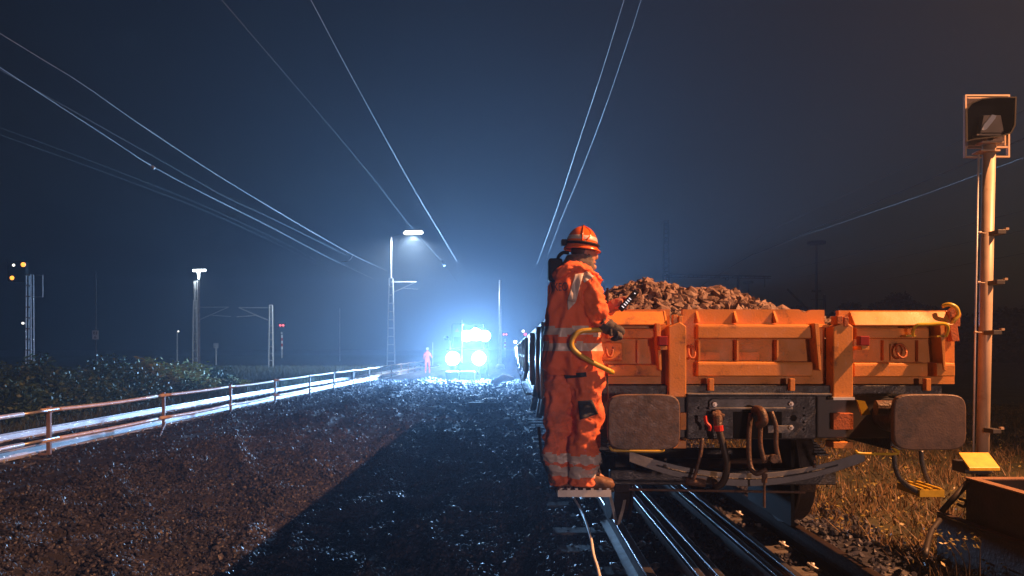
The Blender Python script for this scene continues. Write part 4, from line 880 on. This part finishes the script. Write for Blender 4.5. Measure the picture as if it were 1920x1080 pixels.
# ------------------------------------------------------------------ distant worker
dw = thing('person', (-6.0, 52.5, -0.2), 'distant worker in orange hi-vis standing with a staff by the far end of the fence', 'person')
me = bpy.data.meshes.new('body'); P_ = [(0,0,.95),(0,0,1.2),(0,0,1.42),(0,0,1.55),(0,0,1.68),(-.11,0,.88),(-.12,.02,.5),(-.13,0,.08),(-.12,-.12,.04),(.11,0,.88),(.13,0,.5),(.15,.02,.08),(.16,-.1,.04),(-.2,0,1.4),(-.26,-.05,1.15),(-.2,-.2,.98),(.2,0,1.4),(.3,-.06,1.16),(.36,-.22,1.1)]
ee = [(0,1),(1,2),(2,3),(3,4),(0,5),(5,6),(6,7),(7,8),(0,9),(9,10),(10,11),(11,12),(2,13),(13,14),(14,15),(2,16),(16,17),(17,18)]
rr = [.15,.15,.17,.06,.1,.11,.08,.06,.05,.11,.08,.06,.05,.08,.06,.045,.08,.06,.045]
me.from_pydata(P_, ee, []); bo = bpy.data.objects.new('body', me); COL.objects.link(bo); bo.parent = dw; me.materials.append(M['jacket']); bo.modifiers.new('skin','SKIN'); bo.modifiers.new('sub','SUBSURF').render_levels = 1
for i, r_ in enumerate(rr): me.skin_vertices[0].data[i].radius = (r_, r_)
me.skin_vertices[0].data[0].use_root = True
o_ = Vector(dw.location)
m = MB(); m.ball(o_+Vector((0,0,1.74)), .12,.14,.11, 12, 8); m.build('helmet', M['white'], dw, smooth=True)
stf = MB(); stf.tube([o_+Vector((0.4,-0.22,0.4)), o_+Vector((0.4,-0.22,2.2))], 0.02, 6); tag(stf.build('signal_staff', M['white']), 'pale staff held upright by the distant worker', 'staff')

# ------------------------------------------------------------------ masts
def lattice(m, x, y, z0, z1, w0, w1, pitch=0.6, t=0.035, d=None):
    d = d if d is not None else 0.2
    for s in (-1, 1):
        for q in (-1, 1): m.tube([(x+s*w0/2, y+q*d/2, z0), (x+s*w1/2, y+q*d/2, z1)], t, 4)
    k = int((z1-z0)/pitch)
    for i in range(k+1):
        z = z0+(z1-z0)*i/k; w_ = w0+(w1-w0)*i/k
        for q in (-1, 1): m.box(x-w_/2, x+w_/2, y+q*d/2-t*0.6, y+q*d/2+t*0.6, z-t, z+t)
def cantilever(m, x, y, z, L, s, t=0.04):
    m.tube([(x, y, z), (x+s*L, y, z+0.02)], t, 6); m.tube([(x+s*L, y, z+0.02), (x+s*0.1, y, z-0.42*L)], t, 6); m.tube([(x+s*L*0.5, y, z-0.24*L), (x+s*L*1.07, y, z-0.28*L)], t*0.9, 6)
# signal mast far left
o = thing('signal_mast', (G(55,660,34).x, 34, -0.5), 'pale lattice signal mast at far left with glowing amber lamps', 'signal mast')
x = G(56,0,34).x; m = MB(); lattice(m, x, 34, -0.5, G(0,516,34).z, 0.26, 0.2, 0.46, 0.03); m.build('mast', M['galv'], o)
m = MB(); a = G(68,557,34); b = G(80,516,34); m.tube([(x+0.1,34,a.z),(b.x,34,a.z),(b.x,34,b.z),(x+0.3,34,b.z)], 0.02, 5); m.build('ladder_cage', M['galv'], o)
m = MB(); a = G(16,528,34); b = G(50,490,34); m.box(a.x, b.x, 33.9, 34.15, a.z, b.z); m.build('signal_head', M['hood'], o, 0.03)
for px, py, r_, mt in ((43,496,0.105,'amber'),(22,521,0.095,'amber'),(25,497,0.06,'white')):
    c = G(px, py, 33.88); m = MB(); m.tube([c, c+Vector((0,0.03,0))], r_, 16); m.build('lamp', E[mt], o)
m = MB(); c = G(42,606,33.9); m.tube([c, c+Vector((0,0.05,0))], 0.05, 8); m.build('lamp', E['white'], o)
# km board
o = thing('kilometre_board', (G(179,0,38).x, 38, -0.5), 'small pale number board on a thin post behind the left bushes', 'sign')
c = G(179,628,38); m = MB(); m.box(c.x-0.16, c.x+0.16, 37.98, 38.0, c.z-0.23, c.z+0.23); m.build('board', M['white'], o)
m = MB(); m.tube([(c.x,38.03,-0.5),(c.x,38.03,c.z+3.2)], 0.03, 6); m.build('post', M['mast_dark'], o)
for txt, dz in (('03', 0.02), ('6', -0.19)):
    cu = bpy.data.curves.new('digits', 'FONT'); cu.body = txt; cu.size = 0.22; cu.align_x = 'CENTER'; cu.extrude = 0.003
    to = bpy.data.objects.new('tmp', cu); COL.objects.link(to); dg = bpy.context.evaluated_depsgraph_get(); tm = bpy.data.meshes.new_from_object(to.evaluated_get(dg)); bpy.data.objects.remove(to)
    tm.materials.clear(); tm.materials.append(M['black']); t_ = bpy.data.objects.new('digits', tm); COL.objects.link(t_); t_.parent = o; t_.location = (0, -0.03, c.z+dz+0.5); t_.rotation_euler = (R(90),0,0)
# lamp mast with T head
def tlamp(px, py, Y, pyb, w_, lab, lit, mt='galv', r_=0.06, lat=False, double=False):
    x = G(px,0,Y).x; zt = G(0,py,Y).z; zb = -0.4
    o = thing('yard_lamp', (x, Y, zb), lab, 'yard lamp')
    m = MB()
    if lat: lattice(m, x, Y, zb, zb+(zt-zb)*0.5, 0.5, 0.3, 0.8, 0.04); m.tube([(x,Y,zb+(zt-zb)*0.5),(x,Y,zt)], r_, 8)
    else: m.tube([(x,Y,zb),(x,Y,zt)], r_*1.3, 8, r1=r_*0.7)
    m.build('mast', M[mt], o)
    return o, x, zt
o, x, zt = tlamp(373, 508, 45, 675, 1, 'slim yard lamp with a bright T-shaped head above the bushes', True, r_=0.07)
m = MB(); m.tube([(x-0.35,45,zt+0.02),(x+0.4,45,zt+0.04)], 0.07, 10); m.build('luminaire', E['cold'], o, smooth=True)
m = MB(); m.tube([(x,44.93,zt-0.5),(x,44.93,zt-0.02)], 0.03, 6, r1=0.09); m.build('bracket', E['cold'], o)
m = MB(); lattice(m, x-0.28, 45.3, -0.4, zt-0.6, 0.24, 0.2, 0.45, 0.015); m.build('ladder', M['galv'], o)
lamp('cold_lamp', 'SPOT', (x,45,zt-0.1), 900, (0.8,0.92,1.0), 0.1, target=(x,45,0), spot=160, parent=o)
# catenary masts left
o = thing('catenary_mast', (G(366,0,80).x, 80, -0.4), 'faint catenary mast behind the slim lamp, its bracket pointing right', 'catenary mast')
x = G(366,0,80).x; m = MB(); lattice(m, x, 80, -0.4, 6.8, 0.5, 0.35, 0.9, 0.04); m.build('mast', M['galv'], o); m = MB(); cantilever(m, x, 80, G(0,576,80).z, 3.6, 1); m.build('cantilever', M['galv'], o)
o = thing('catenary_mast', (G(508,0,78).x, 78, -0.4), 'pale lattice catenary mast left of the red signal, its bracket pointing left', 'catenary mast')
x = G(508,0,78).x; m = MB(); lattice(m, x, 78, -0.4, G(0,572,78).z, 0.45, 0.28, 0.7, 0.045); m.build('mast', M['galv'], o); m = MB(); cantilever(m, x, 78, G(0,577,78).z, 3.4, -1, 0.055); m.build('cantilever', M['galv'], o)
# red signals
def redsig(px, py, Y, pyb, lab):
    c = G(px, py, Y); o = thing('red_signal', (c.x, Y, -0.3), lab, 'signal')
    m = MB(); m.box(c.x-0.4, c.x+0.4, Y+0.03, Y+0.2, c.z-0.25, c.z+0.25); m.build('head', M['hood'], o)
    for dx in (-0.17, 0.17):
        m = MB(); m.tube([(c.x+dx,Y,c.z),(c.x+dx,Y+0.02,c.z)], 0.13, 12); m.build('lamp', E['redl'], o)
    m = MB(); b = G(px+1, pyb, Y).z; h = (c.z-b)
    m.tube([(c.x,Y+0.1,b-1),(c.x,Y+0.1,b)], 0.06, 8); m.tube([(c.x,Y+0.1,c.z-0.25-h*0.3),(c.x,Y+0.1,b+h*0.6)], 0.05, 6)
    m.build('post', M['galv'], o)
    m = MB()
    for i in range(5):
        m.mi = i%2; m.tube([(c.x,Y+0.1,b+i*h*0.12),(c.x,Y+0.1,b+(i+1)*h*0.12-0.003)], 0.10, 8)
    m.build('striped_sleeve', [M['white'], M['red']], o)
    m = MB(); m.tube([(c.x,Y-0.02,b+h*0.68),(c.x,Y+0.05,b+h*0.68)], 0.1, 8); m.build('number_plate', M['white'], o)
redsig(528, 610, 85, 655, 'red signal lamp on a striped post in the left field')
redsig(947, 627, 95, 655, 'far red signal with striped post just right of the tall pale mast')
c = G(985,627,95); o = thing('red_signal', (c.x,95,-0.3), 'far red signal lamp peeping over the wagon tops beside the worker', 'signal'); m = MB(); m.tube([c, c+Vector((0,0.05,0))], 0.2, 12); m.build('lamp', E['redl'], o); m = MB(); m.tube([(c.x,95.1,-0.3),(c.x,95.1,c.z)], 0.07, 8); m.build('post', M['mast_dark'], o)
# lit lamp mast centre-left
x = G(733,0,70).x; o = thing('yard_lamp', (x,70,-0.4), 'tall yard lamp with long glowing head over the left track', 'yard lamp')
m = MB(); lattice(m, x, 70, -0.4, G(0,522,70).z, 0.75, 0.35, 0.75, 0.04); m.tube([(x,70,G(0,522,70).z),(x,70,G(0,444,70).z)], 0.08, 8); m.build('mast', M['galv'], o)
a = G(757,437,70); b = G(793,436,70); m = MB(); m.tube([a, a+Vector((0.15,0,0.02)), b-Vector((0.15,0,-0.02)), b], [0.05,0.17,0.17,0.05], 10); m.build('luminaire', E['tube'], o, smooth=True)
lamp('white_lamp', 'SPOT', ((a.x+b.x)/2,70,a.z-0.25), 15000, (0.85,0.95,1.0), 0.15, target=(a.x,70,0), spot=165, parent=o)
m = MB(); m.tube([(x,70,G(0,444,70).z),(a.x,70,a.z)], 0.03, 6); m.build('arm', M['mast_dark'], o)
m = MB(); cantilever(m, x, 70, G(0,529,70).z, 2.4, 1, 0.04); m.build('cantilever', M['galv'], o)
# tall pale mast behind the machine
x = G(938,0,64).x; o = thing('catenary_mast', (x,64,-0.3), 'tall pale round mast with concrete foot between machine and wagon train', 'catenary mast')
m = MB(); m.tube([(x,64,-0.2),(x,64,G(0,525,64).z)], 0.17, 12, r1=0.10); m.build('mast', M['galv'], o, smooth=True)
m = MB(); m.tube([(x,64,-0.4),(x,64,0.1),(x,64,0.25)], [0.42,0.40,0.22], 14); m.build('foot', M['pale_concrete'], o, smooth=True)
# small faint masts
for px, py, Y, lab in ((637,578,120,'faint thin mast in the haze between the red signal and the tall yard lamp'),(332,622,90,'faint short lamp post above the bushes left of the slim lamp'),(405,648,90,'faint little sign post in the field right of the slim lamp')):
    c = G(px, py, Y); o = thing('thin_post', (c.x,Y,-0.4), lab, 'post'); m = MB(); m.tube([(c.x,Y,-0.4),(c.x,Y,c.z)], 0.08, 6); m.build('post', M['galv'], o)
    if py == 622: m = MB(); m.ball(c+Vector((0.15,0,0.05)), 0.1, n=8, rings=5); m.build('lamp', E['white'], o)
    if py == 648: m = MB(); m.box(c.x-0.3,c.x+0.3,Y-0.03,Y,c.z-0.3,c.z+0.3); m.build('plate', M['galv'], o)
# right-hand silhouettes
x = G(1249,0,90).x; o = thing('catenary_portal', (x,90,-0.3), 'dark lattice portal mast with a long crossbeam behind the stone heap', 'catenary portal')
m = MB(); lattice(m, x, 90, -0.3, G(0,414,90).z, 0.95, 0.5, 0.5, 0.06, 0.5)
k = 20
for i in range(k):
    z0 = -0.3+(G(0,414,90).z+0.3)*i/k; z1 = -0.3+(G(0,414,90).z+0.3)*(i+1)/k; s = 1 if i%2 else -1
    m.tube([(x-s*0.33,89.75,z0),(x+s*0.33,89.75,z1)], 0.035, 4)
m.build('mast', M['silhouette'], o)
z = G(0,517,90).z; m = MB(); x2 = G(1446,0,90).x; m.tube([(x,90,z+0.12),(x2,90,z-0.1)], 0.09, 5); m.tube([(x,90,z-0.2),(x2,90,z-0.35)], 0.06, 5)
for i in range(24): t = i/24; xx = x+(x2-x)*t; m.tube([(xx,90,z-0.2-0.15*t),(xx+0.25,90,z+0.12-0.22*t)], 0.03, 4)
m.build('crossbeam', M['silhouette'], o)
m = MB(); xx = G(1384,0,90).x; m.tube([(xx,90,-0.3),(xx,90,z)], 0.16, 6); xx = G(1434,0,90).x; m.tube([(xx,90,z-1.4),(xx,90,z)], 0.08, 5); m.ball(G(1363,523,90), 0.25, n=8, rings=5); m.build('hanger', M['silhouette'], o)
def disc_lamp(px, py, Y, w_, lab, base=True):
    c = G(px, py, Y); o = thing('high_mast_lamp', (c.x,Y,-0.3), lab, 'high mast lamp'); m = MB(); m.tube([(c.x,Y,-0.3),(c.x,Y,c.z)], 0.26, 8, r1=0.15); m.build('mast', M['silhouette'], o)
    m = MB(); m.tube([c-Vector((0,0,0.15)), c+Vector((0,0,0.25))], w_, 16); m.build('lamp_ring', M['silhouette'], o)
    m = MB(); m.box(c.x-0.6,c.x+0.6,Y-0.3,Y+0.3,c.z-(c.z)*0.42,c.z-(c.z)*0.42+0.3); m.build('platform', M['silhouette'], o)
disc_lamp(1531, 456, 110, 1.3, 'dark high mast lamp with a disc head above the middle of the wagon')
disc_lamp(1403, 530, 150, 1.0, 'smaller dark disc-headed mast just right of the stone heap')
c = G(1546,553,110); o = thing('thin_post', (c.x,110,-0.3), 'short dark post right of the disc-headed high mast', 'post'); m = MB(); m.tube([(c.x,110,-0.3),c], 0.2, 6); m.build('post', M['silhouette'], o); m = MB(); m.tube([G(1546,562,110), G(1520,562,110)], 0.05, 5); m.build('arm', M['silhouette'], o)
o = thing('boom_barrier', G(1478,545,100)*1, 'dark slanting boom rising left of the disc-headed high mast', 'boom'); o.location.z = -0.3
m = MB(); m.tube([G(1476,542,100), G(1520,586,100)], 0.13, 6); m.build('boom', M['silhouette'], o); m = MB(); m.tube([G(1520,586,100), (G(1520,0,100).x,100,-0.3)], 0.2, 6); m.build('post', M['silhouette'], o)
for px, py, Y, mt, lab in ((981,621,100,'white','tiny white lamp over the far wagons'),(966,641,100,'tube','bright lamp shining at the far end of the wagon train'),(1561,591,120,'redl','left of two tiny pink lamps seen through the gap in the wagon wall'),(1567,591,120,'redl','right of two tiny pink lamps seen through the gap in the wagon wall')):
    c = G(px, py, Y); o = thing('signal_lamp', (c.x,Y,-0.3), lab, 'lamp'); m = MB(); m.ball(c, 0.2, n=10, rings=6) if px < 1500 else m.ball(c, 0.13, n=10, rings=6); m.build('lamp', E[mt], o, smooth=True)
    m = MB(); m.tube([(c.x,Y,-0.3),c-Vector((0,0,0.25))], 0.05, 6); m.build('post', M['mast_dark'], o)

# ------------------------------------------------------------------ overhead wires
def wire(pts, lab, r0=0.010, mt='wire', grp=None):
    m = MB(); r0 *= 0.55; m.tube(bez(pts, 8), r0, 6, close=False); tag(m.build('overhead_wire', M[mt], None, smooth=True), lab, 'overhead wire', grp)
def wpix(L, z, lab, r0=0.010, mt='wire'):
    pts = []
    for px, py in L: Y = (z-1.5)*F/(655-py); pts.append(G(px, py, Y))
    pts.sort(key=lambda p: p.y)
    d = (pts[0]-pts[1]); d = d/abs(d.y); pts = [pts[0]+d*max(0, pts[0].y-2.0)]+pts if pts[0].y > 3 else pts
    wire(pts, lab, r0, mt)
wpix([(583,0),(645,117),(712,240),(762,330),(803,400),(857,490)], 6.0, 'contact wire rising from the headlights to the top edge left of centre', 0.010)
wpix([(575,186),(640,262),(700,335),(770,424),(832,495),(858,528)], 6.3, 'fainter wire running below the left centre contact wire and past the glowing lamp', 0.009, 'mast_dark')
wpix([(1170,0),(1130,130),(1090,252),(1038,410),(1007,495)], 6.0, 'left wire of the steep pair above the worker', 0.010)
wpix([(1202,0),(1183,60),(1130,215),(1080,345),(1045,430),(1012,522)], 6.6, 'right wire of the steep pair above the worker', 0.008)
wpix([(20,75),(150,155),(280,245),(420,336),(565,423),(660,477),(725,508)], 6.0, 'topmost bright wire sweeping across the upper left sky', 0.011)
wpix([(175,240),(283,310),(380,362),(500,422),(620,485),(700,523)], 6.0, 'lower bright wire sweeping to the far mast on the left', 0.011)
wpix([(335,320),(420,368),(500,405),(590,449),(650,479)], 6.2, 'thin wire between the two bright wires on the left', 0.010, 'mast_dark')
wpix([(-40,225),(90,272),(230,325),(400,394),(560,470),(640,520)], 7.0, 'upper of two faint wires at the far left edge', 0.006, 'mast_dark')
wpix([(-40,238),(90,285),(220,332),(400,402),(560,478),(640,524)], 7.0, 'lower of two faint wires at the far left edge', 0.006, 'mast_dark')
m = MB(); m.tube(bez([G(640,491,41), G(655,488,41), G(662,478,42)],5), 0.02, 5); tag(m.build('jumper_cable', M['wire']), 'short jumper cable joining two bright wires at the left', 'cable')
m = MB(); m.tube([G(829,490,40), G(834,499,40)], 0.06, 8); tag(m.build('wire_insulator', M['white'], None, smooth=True), 'small white insulator on the wire above the headlights', 'insulator')
m = MB(); m.tube([G(285,312,17.5), G(289,316,17.5)], 0.04, 8); tag(m.build('wire_insulator', M['galv'], None, smooth=True), 'small pale clamp on the lower bright wire at the left', 'insulator')
wpix([(1455,463),(1500,444),(1550,427),(1650,393),(1740,362),(1840,325)], 7.0, 'wire with a bright glint above the disc-headed lamp', 0.010)
wpix([(1400,462),(1440,435),(1520,396),(1700,312),(1830,250)], 7.5, 'topmost faint wire at right, ending near the signal head', 0.008, 'silhouette')
wpix([(1480,505),(1600,476),(1840,415)], 6.5, 'dark wire passing just below the disc head of the high mast', 0.012, 'silhouette')
wpix([(1500,520),(1640,492),(1920,432)], 7.0, 'dark wire second below the disc head, reaching the right edge', 0.012, 'silhouette')
wpix([(1520,548),(1680,520),(1920,475)], 6.0, 'lowest dark wire above the wagon, reaching the right edge', 0.012, 'silhouette')
wpix([(1300,545),(1395,486),(1460,458)], 7.0, 'dark wire slanting up from behind the stone heap', 0.03, 'silhouette')

# ------------------------------------------------------------------ vegetation
def leaves(pts, size, material, name, parent=None, aspect=2.2, droop=0.3, org=None):
    n = len(pts); pts = np.asarray(pts, float); size = np.asarray(size, float).reshape(n,1)
    d = rng.normal(size=(n,3)); d[:,2] = d[:,2]*0.5-droop*0.3; d /= np.linalg.norm(d, axis=1)[:,None]
    u = rng.normal(size=(n,3)); s = np.cross(d, u); s /= np.linalg.norm(s, axis=1)[:,None]
    a = pts; b = pts+d*size*0.5+s*size/aspect*0.5; c = pts+d*size; e = pts+d*size*0.5-s*size/aspect*0.5
    v = np.stack([a,b,c,e],1).reshape(-1,3)
    if org is not None: v = v-np.array(org)
    me = bpy.data.meshes.new(name); me.vertices.add(n*4); me.vertices.foreach_set('co', v.reshape(-1).astype(np.float32))
    me.loops.add(n*4); me.loops.foreach_set('vertex_index', np.arange(n*4, dtype=np.int32)); me.polygons.add(n); me.polygons.foreach_set('loop_start', np.arange(0,n*4,4,dtype=np.int32))
    me.materials.append(material); me.polygons.foreach_set('use_smooth', [False]*len(me.polygons)); me.update(); me.validate(); o = bpy.data.objects.new(name, me); COL.objects.link(o); o.parent = parent; return o
def shrub(px, pyt, Y, wid, lab, mt='leaf', nb=46, pinnate=False, name='shrub', lf=0.10):
    c = G(px, 0, Y); top = G(px, pyt, Y).z; z0 = -0.5; o = thing(name, (c.x, Y, z0), lab, 'shrub', None)
    st = MB(); P_ = []; S_ = []
    for i in range(nb):
        a = random.uniform(0, 6.283); sp_ = random.random()**0.6; h = (top-z0)*(0.45+0.55*random.random())*(1-0.45*sp_**2)
        e = Vector((c.x+math.cos(a)*sp_*wid/2, Y+math.sin(a)*sp_*wid/2*0.8, z0+h))
        b = Vector((c.x+math.cos(a)*sp_*0.25*wid/2, Y+math.sin(a)*0.1, z0)); mid = b.lerp(e, 0.6)+Vector((0,0,0.15*h))
        path = bez([b, mid, e], 6); 
        if i < 16: st.tube(path, 0.018, 4, r1=0.005)
        k = 26
        for j in range(k):
            t = 0.35+0.65*j/k; q = path[min(len(path)-1, int(t*(len(path)-1)))]
            if pinnate:
                for w2 in range(3): P_.append(q+Vector((random.gauss(0,.14), random.gauss(0,.14), random.gauss(0,.05)))); S_.append(random.uniform(0.16,0.26))
            else:
                for w2 in range(3): P_.append(q+Vector((random.gauss(0,.16), random.gauss(0,.16), random.gauss(0,.12)))); S_.append(lf*random.uniform(0.7,1.5))
    st.build('stem', M['bark'], o); leaves(P_, S_, M[mt], 'foliage', o, aspect=3.2 if pinnate else 1.8, org=o.location)
SH = [(15,672,20,3.0,'leaf','dark shrub at the far left edge behind the rails',False),(62,658,21,2.6,'leaf','green shrub below the lattice signal mast',True),(140,690,20,3.0,'leaf','low dark shrub between signal mast and number board',False),
      (120,722,19,2.4,'leaf','low shrub in front, close to the far rail at left',False),(205,662,23,3.4,'leaf','rounded dark shrub beside the number board',False),(255,700,24,3.0,'leaf','shrub just left of the pale sumac',False),
      (295,658,26,2.0,'leaf_pale','pale yellowish sumac bush standing out of the dark shrubs',True),(350,672,28,2.4,'leaf_pale','greenish sumac bush at the foot of the slim lamp',True),(390,686,30,2.6,'leaf','dark shrub right of the slim lamp foot',False),(432,702,31,1.6,'leaf_pale','small feathery bush at the right end of the hedge',True),
      (30,715,17.5,2.4,'leaf','low dark shrub at the left edge near the rail',False),(330,706,26,2.4,'leaf','low shrub in front of the two sumacs',False),(200,706,22,3.0,'leaf','low shrub left of the centre of the hedge, near the rail',False)]
for s_ in SH: shrub(s_[0], s_[1], s_[2], s_[3], s_[5], s_[4], 60 if not s_[6] else 34, s_[6], 'sumac_bush' if s_[4] == 'leaf_pale' else 'shrub')
def blades(n, reg, h0, h1, mt, name, lab, dens=None, lean=0.5, wd=0.006):
    vs = np.zeros((n,3,3)); k = 0
    while k < n:
        x, y = reg(); 
        if dens is not None and nz(x*0.9, y*0.9, 7) < dens and random.random() < 0.8: continue
        z = ground_z(x, y) if abs(x) < 60 else -0.3; h = random.uniform(h0, h1); a = random.uniform(0, 6.283); l = random.random()*lean*h; w2 = wd*(1+y*0.05)
        b = random.uniform(0, 6.283)
        vs[k] = ((x-w2*math.cos(b), y-w2*math.sin(b), z-0.02),(x+w2*math.cos(b), y+w2*math.sin(b), z-0.02),(x+l*math.cos(a), y+l*math.sin(a), z+h)); k += 1
    me = bpy.data.meshes.new(name); me.vertices.add(n*3); me.vertices.foreach_set('co', vs.reshape(-1).astype(np.float32)); me.loops.add(n*3); me.loops.foreach_set('vertex_index', np.arange(n*3, dtype=np.int32))
    me.polygons.add(n); me.polygons.foreach_set('loop_start', np.arange(0,n*3,3,dtype=np.int32)); me.materials.append(M[mt]); me.polygons.foreach_set('use_smooth', [False]*len(me.polygons)); me.update(); me.validate()
    o = bpy.data.objects.new(name, me); COL.objects.link(o); tag(o, lab, 'grass', kind='stuff')
def regR():
    y = 4.8+16*random.random()**1.8; return 3.0+random.random()**1.2*(2.5+y*0.5), y
blades(30000, regR, 0.03, 0.15, 'grass', 'dry_grass', 'dry yellowish grass on the verge right of the wagon', -0.05, 1.6)
def regF():
    y = 26+55*random.random()**1.4; return -9.8-(y-10)*0.5*random.random(), y
blades(26000, regF, 0.15, 0.45, 'field', 'field_grass', 'green grass of the field beyond the left track', None, 1.0, 0.009)
def regM():
    y = 9+35*random.random()**1.5; return -9.75-random.random()*3, y
blades(16000, regM, 0.08, 0.35, 'field', 'verge_grass', 'dark grass strip between left track and bushes', None, 1.2, 0.008)
P_ = []; S_ = []
for _ in range(9000):
    x, y = regR(); 
    if nz(x*1.5, y*1.5, 3) < 0.0 and random.random() < 0.7: continue
    P_.append((x, y, ground_z(x,y)+random.uniform(0.02,0.22))); S_.append(random.uniform(0.02,0.055))
o = leaves(P_, S_, M['weedleaf'], 'weed_leaves'); tag(o, 'yellowish weed leaves scattered through the dry grass at right', 'weeds', kind='stuff')
# tall dry stalks before the trough
for i, (px, py, px2, py2) in enumerate(((1793,1060,1757,998),(1812,1075,1780,1015),(1818,1070,1805,1010),(1838,1035,1828,1005))):
    a = G(px, py, 4.85); b = G(px2, py2, 4.75); mid = a.lerp(b, 0.5)+Vector((0.02,0,0.01)); a.z = a.z
    o = thing('dry_stalk', (a.x, 4.85, -0.22), ['tall dry stalk leaning left before the trough, leftmost of four','second dry stalk from the left before the trough','third dry stalk from the left before the trough','short stalk with yellow leaves before the trough'][i], 'plant', 'dry stalks before the trough')
    m = MB(); m.tube(bez([(a.x,4.85,-0.22), a, mid, b],5), 0.0035, 5); m.build('stem', M['grass'], o)
    pp = [b+Vector((random.gauss(0,.012), random.gauss(0,.012), random.gauss(-0.02,.03))) for _ in range(14)]; leaves(pp, [0.03]*14, M['weedleaf'], 'foliage', o, org=o.location)
# distant trees right
def tree(px, pyt, Y, wid, lab, n=5000):
    c = G(px,0,Y); top = G(0,pyt,Y).z; o = thing('tree', (c.x,Y,-0.4), lab, 'tree', 'dark trees beyond the yard'); m = MB(); m.tube([(c.x,Y,-0.4),(c.x+0.1,Y,top*0.6)], 0.3, 8, r1=0.1)
    cl = [(random.gauss(0,.33), random.gauss(0,.3), random.uniform(0.35,0.95), random.uniform(0.14,0.26)) for _ in range(18)]
    for q in cl[:7]: m.tube([(c.x,Y,top*0.35),(c.x+q[0]*wid/1.4,Y+q[1]*wid/2,top*q[2]*(1-abs(q[0])*.4))], 0.1, 5, r1=0.03)
    m.build('trunk', M['bark'], o); P_ = []; S_ = []
    for _ in range(n):
        q = random.choice(cl); v = Vector((random.gauss(0,1), random.gauss(0,1), random.gauss(0,1))).normalized()*random.random()**0.4*q[3]
        P_.append((c.x+(q[0]+v.x*1.3)*wid/1.4, Y+(q[1]+v.y)*wid/2, max(0.1, top*(q[2]*(1-abs(q[0])*.4)+v.z*0.55)))); S_.append(random.uniform(0.3,0.7))
    leaves(P_, S_, M['leaf_dark'], 'crown', o, aspect=1.5, org=o.location)
tree(1690, 548, 100, 10, 'rounded dark tree rising behind the right half of the wagon', 9000)
tree(1655, 566, 100, 6, 'small dark tree just left of the rounded one behind the wagon')
tree(1745, 572, 105, 8, 'low dark tree behind the top right corner of the wagon')
tree(1430, 574, 120, 12, 'low dark tree line right of the stone heap')
tree(1590, 568, 120, 8, 'low dark tree behind the right wagon post')
tree(1830, 575, 90, 12, 'dark tree directly behind the signal post')
tree(1915, 580, 80, 12, 'dark tree at the right edge behind the signal post')
tree(1500, 576, 120, 8, 'low dark tree at the foot of the disc-headed high mast')
def wood():
    P_ = []; S_ = []
    for _ in range(16000):
        x = random.uniform(15, 130); y = 95+random.random()*25; h = 3.5+2.0*nz(x*0.08, 3)+1.2*nz(x*0.4, 1)
        P_.append((x, y, -0.4+random.random()**0.8*h)); S_.append(random.uniform(0.6,1.4))
    o = leaves(P_, S_, M['leaf_dark'], 'far_wood', aspect=1.3); tag(o, 'dark far-off belt of trees along the horizon at right', 'wood', kind='stuff')
wood()

# ------------------------------------------------------------------ lighting outside the frame: sodium lamp and added fill
o = thing('sodium_floodlight', (8.4, 3.8, -0.2), 'sodium yard floodlight on a mast to the right, outside the picture', 'floodlight')
m = MB(); m.tube([(8.6,3.8,-0.2),(8.6,3.8,8.2)], 0.09, 10, r1=0.06); m.tube([(8.6,3.8,8.2),(8.15,3.8,8.12)], 0.04, 8); m.build('mast', M['galv'], o)
m = MB(); m.box(7.95,8.35,3.65,3.95,8.02,8.10); m.build('housing', M['dark_metal'], o, 0.02)
lamp('sodium_light', 'SPOT', SOD_POS, SOD_W, SODIUM, 0.07, target=(0.6,6.2,0), spot=104, blend=0.8, parent=o)
o = thing('fill_light_stand', (5.5, -17.0, -0.2), 'added fill light on a stand behind the camera, outside the picture', 'floodlight')
m = MB(); m.tube([(5.5,-17.2,-0.2),(5.5,-17.2,2.4)], 0.05, 8); m.build('mast', M['galv'], o)
m = MB(); m.box(5.2,5.8,-17.18,-17.05,2.1,2.5); m.build('housing', M['dark_metal'], o, 0.02)
lamp('fill_light', 'SPOT', FILL_POS, FILL_W, (1.0,0.60,0.50), 0.35, target=(2.0,5.0,1.0), spot=100, blend=0.6, parent=o)  # added fill lamp that lifts the shaded sides facing the camera

# ------------------------------------------------------------------ haze
m = MB(); m.box(-140, 140, -30, 260, -1.6, 26)
hm = bpy.data.materials.new('haze'); hm.use_nodes = True; n = hm.node_tree
for nd in list(n.nodes):
    if nd.type != 'OUTPUT_MATERIAL': n.nodes.remove(nd)
pv = n.nodes.new('ShaderNodeVolumePrincipled'); pv.inputs['Color'].default_value = (0.62,0.78,1.0,1); pv.inputs['Density'].default_value = HAZE_D; pv.inputs['Anisotropy'].default_value = HAZE_G
n.links.new(pv.outputs[0], [x for x in n.nodes if x.type == 'OUTPUT_MATERIAL'][0].inputs['Volume'])
tag(m.build('haze', hm), 'thin misty night air over the whole railway yard', 'haze', kind='stuff')
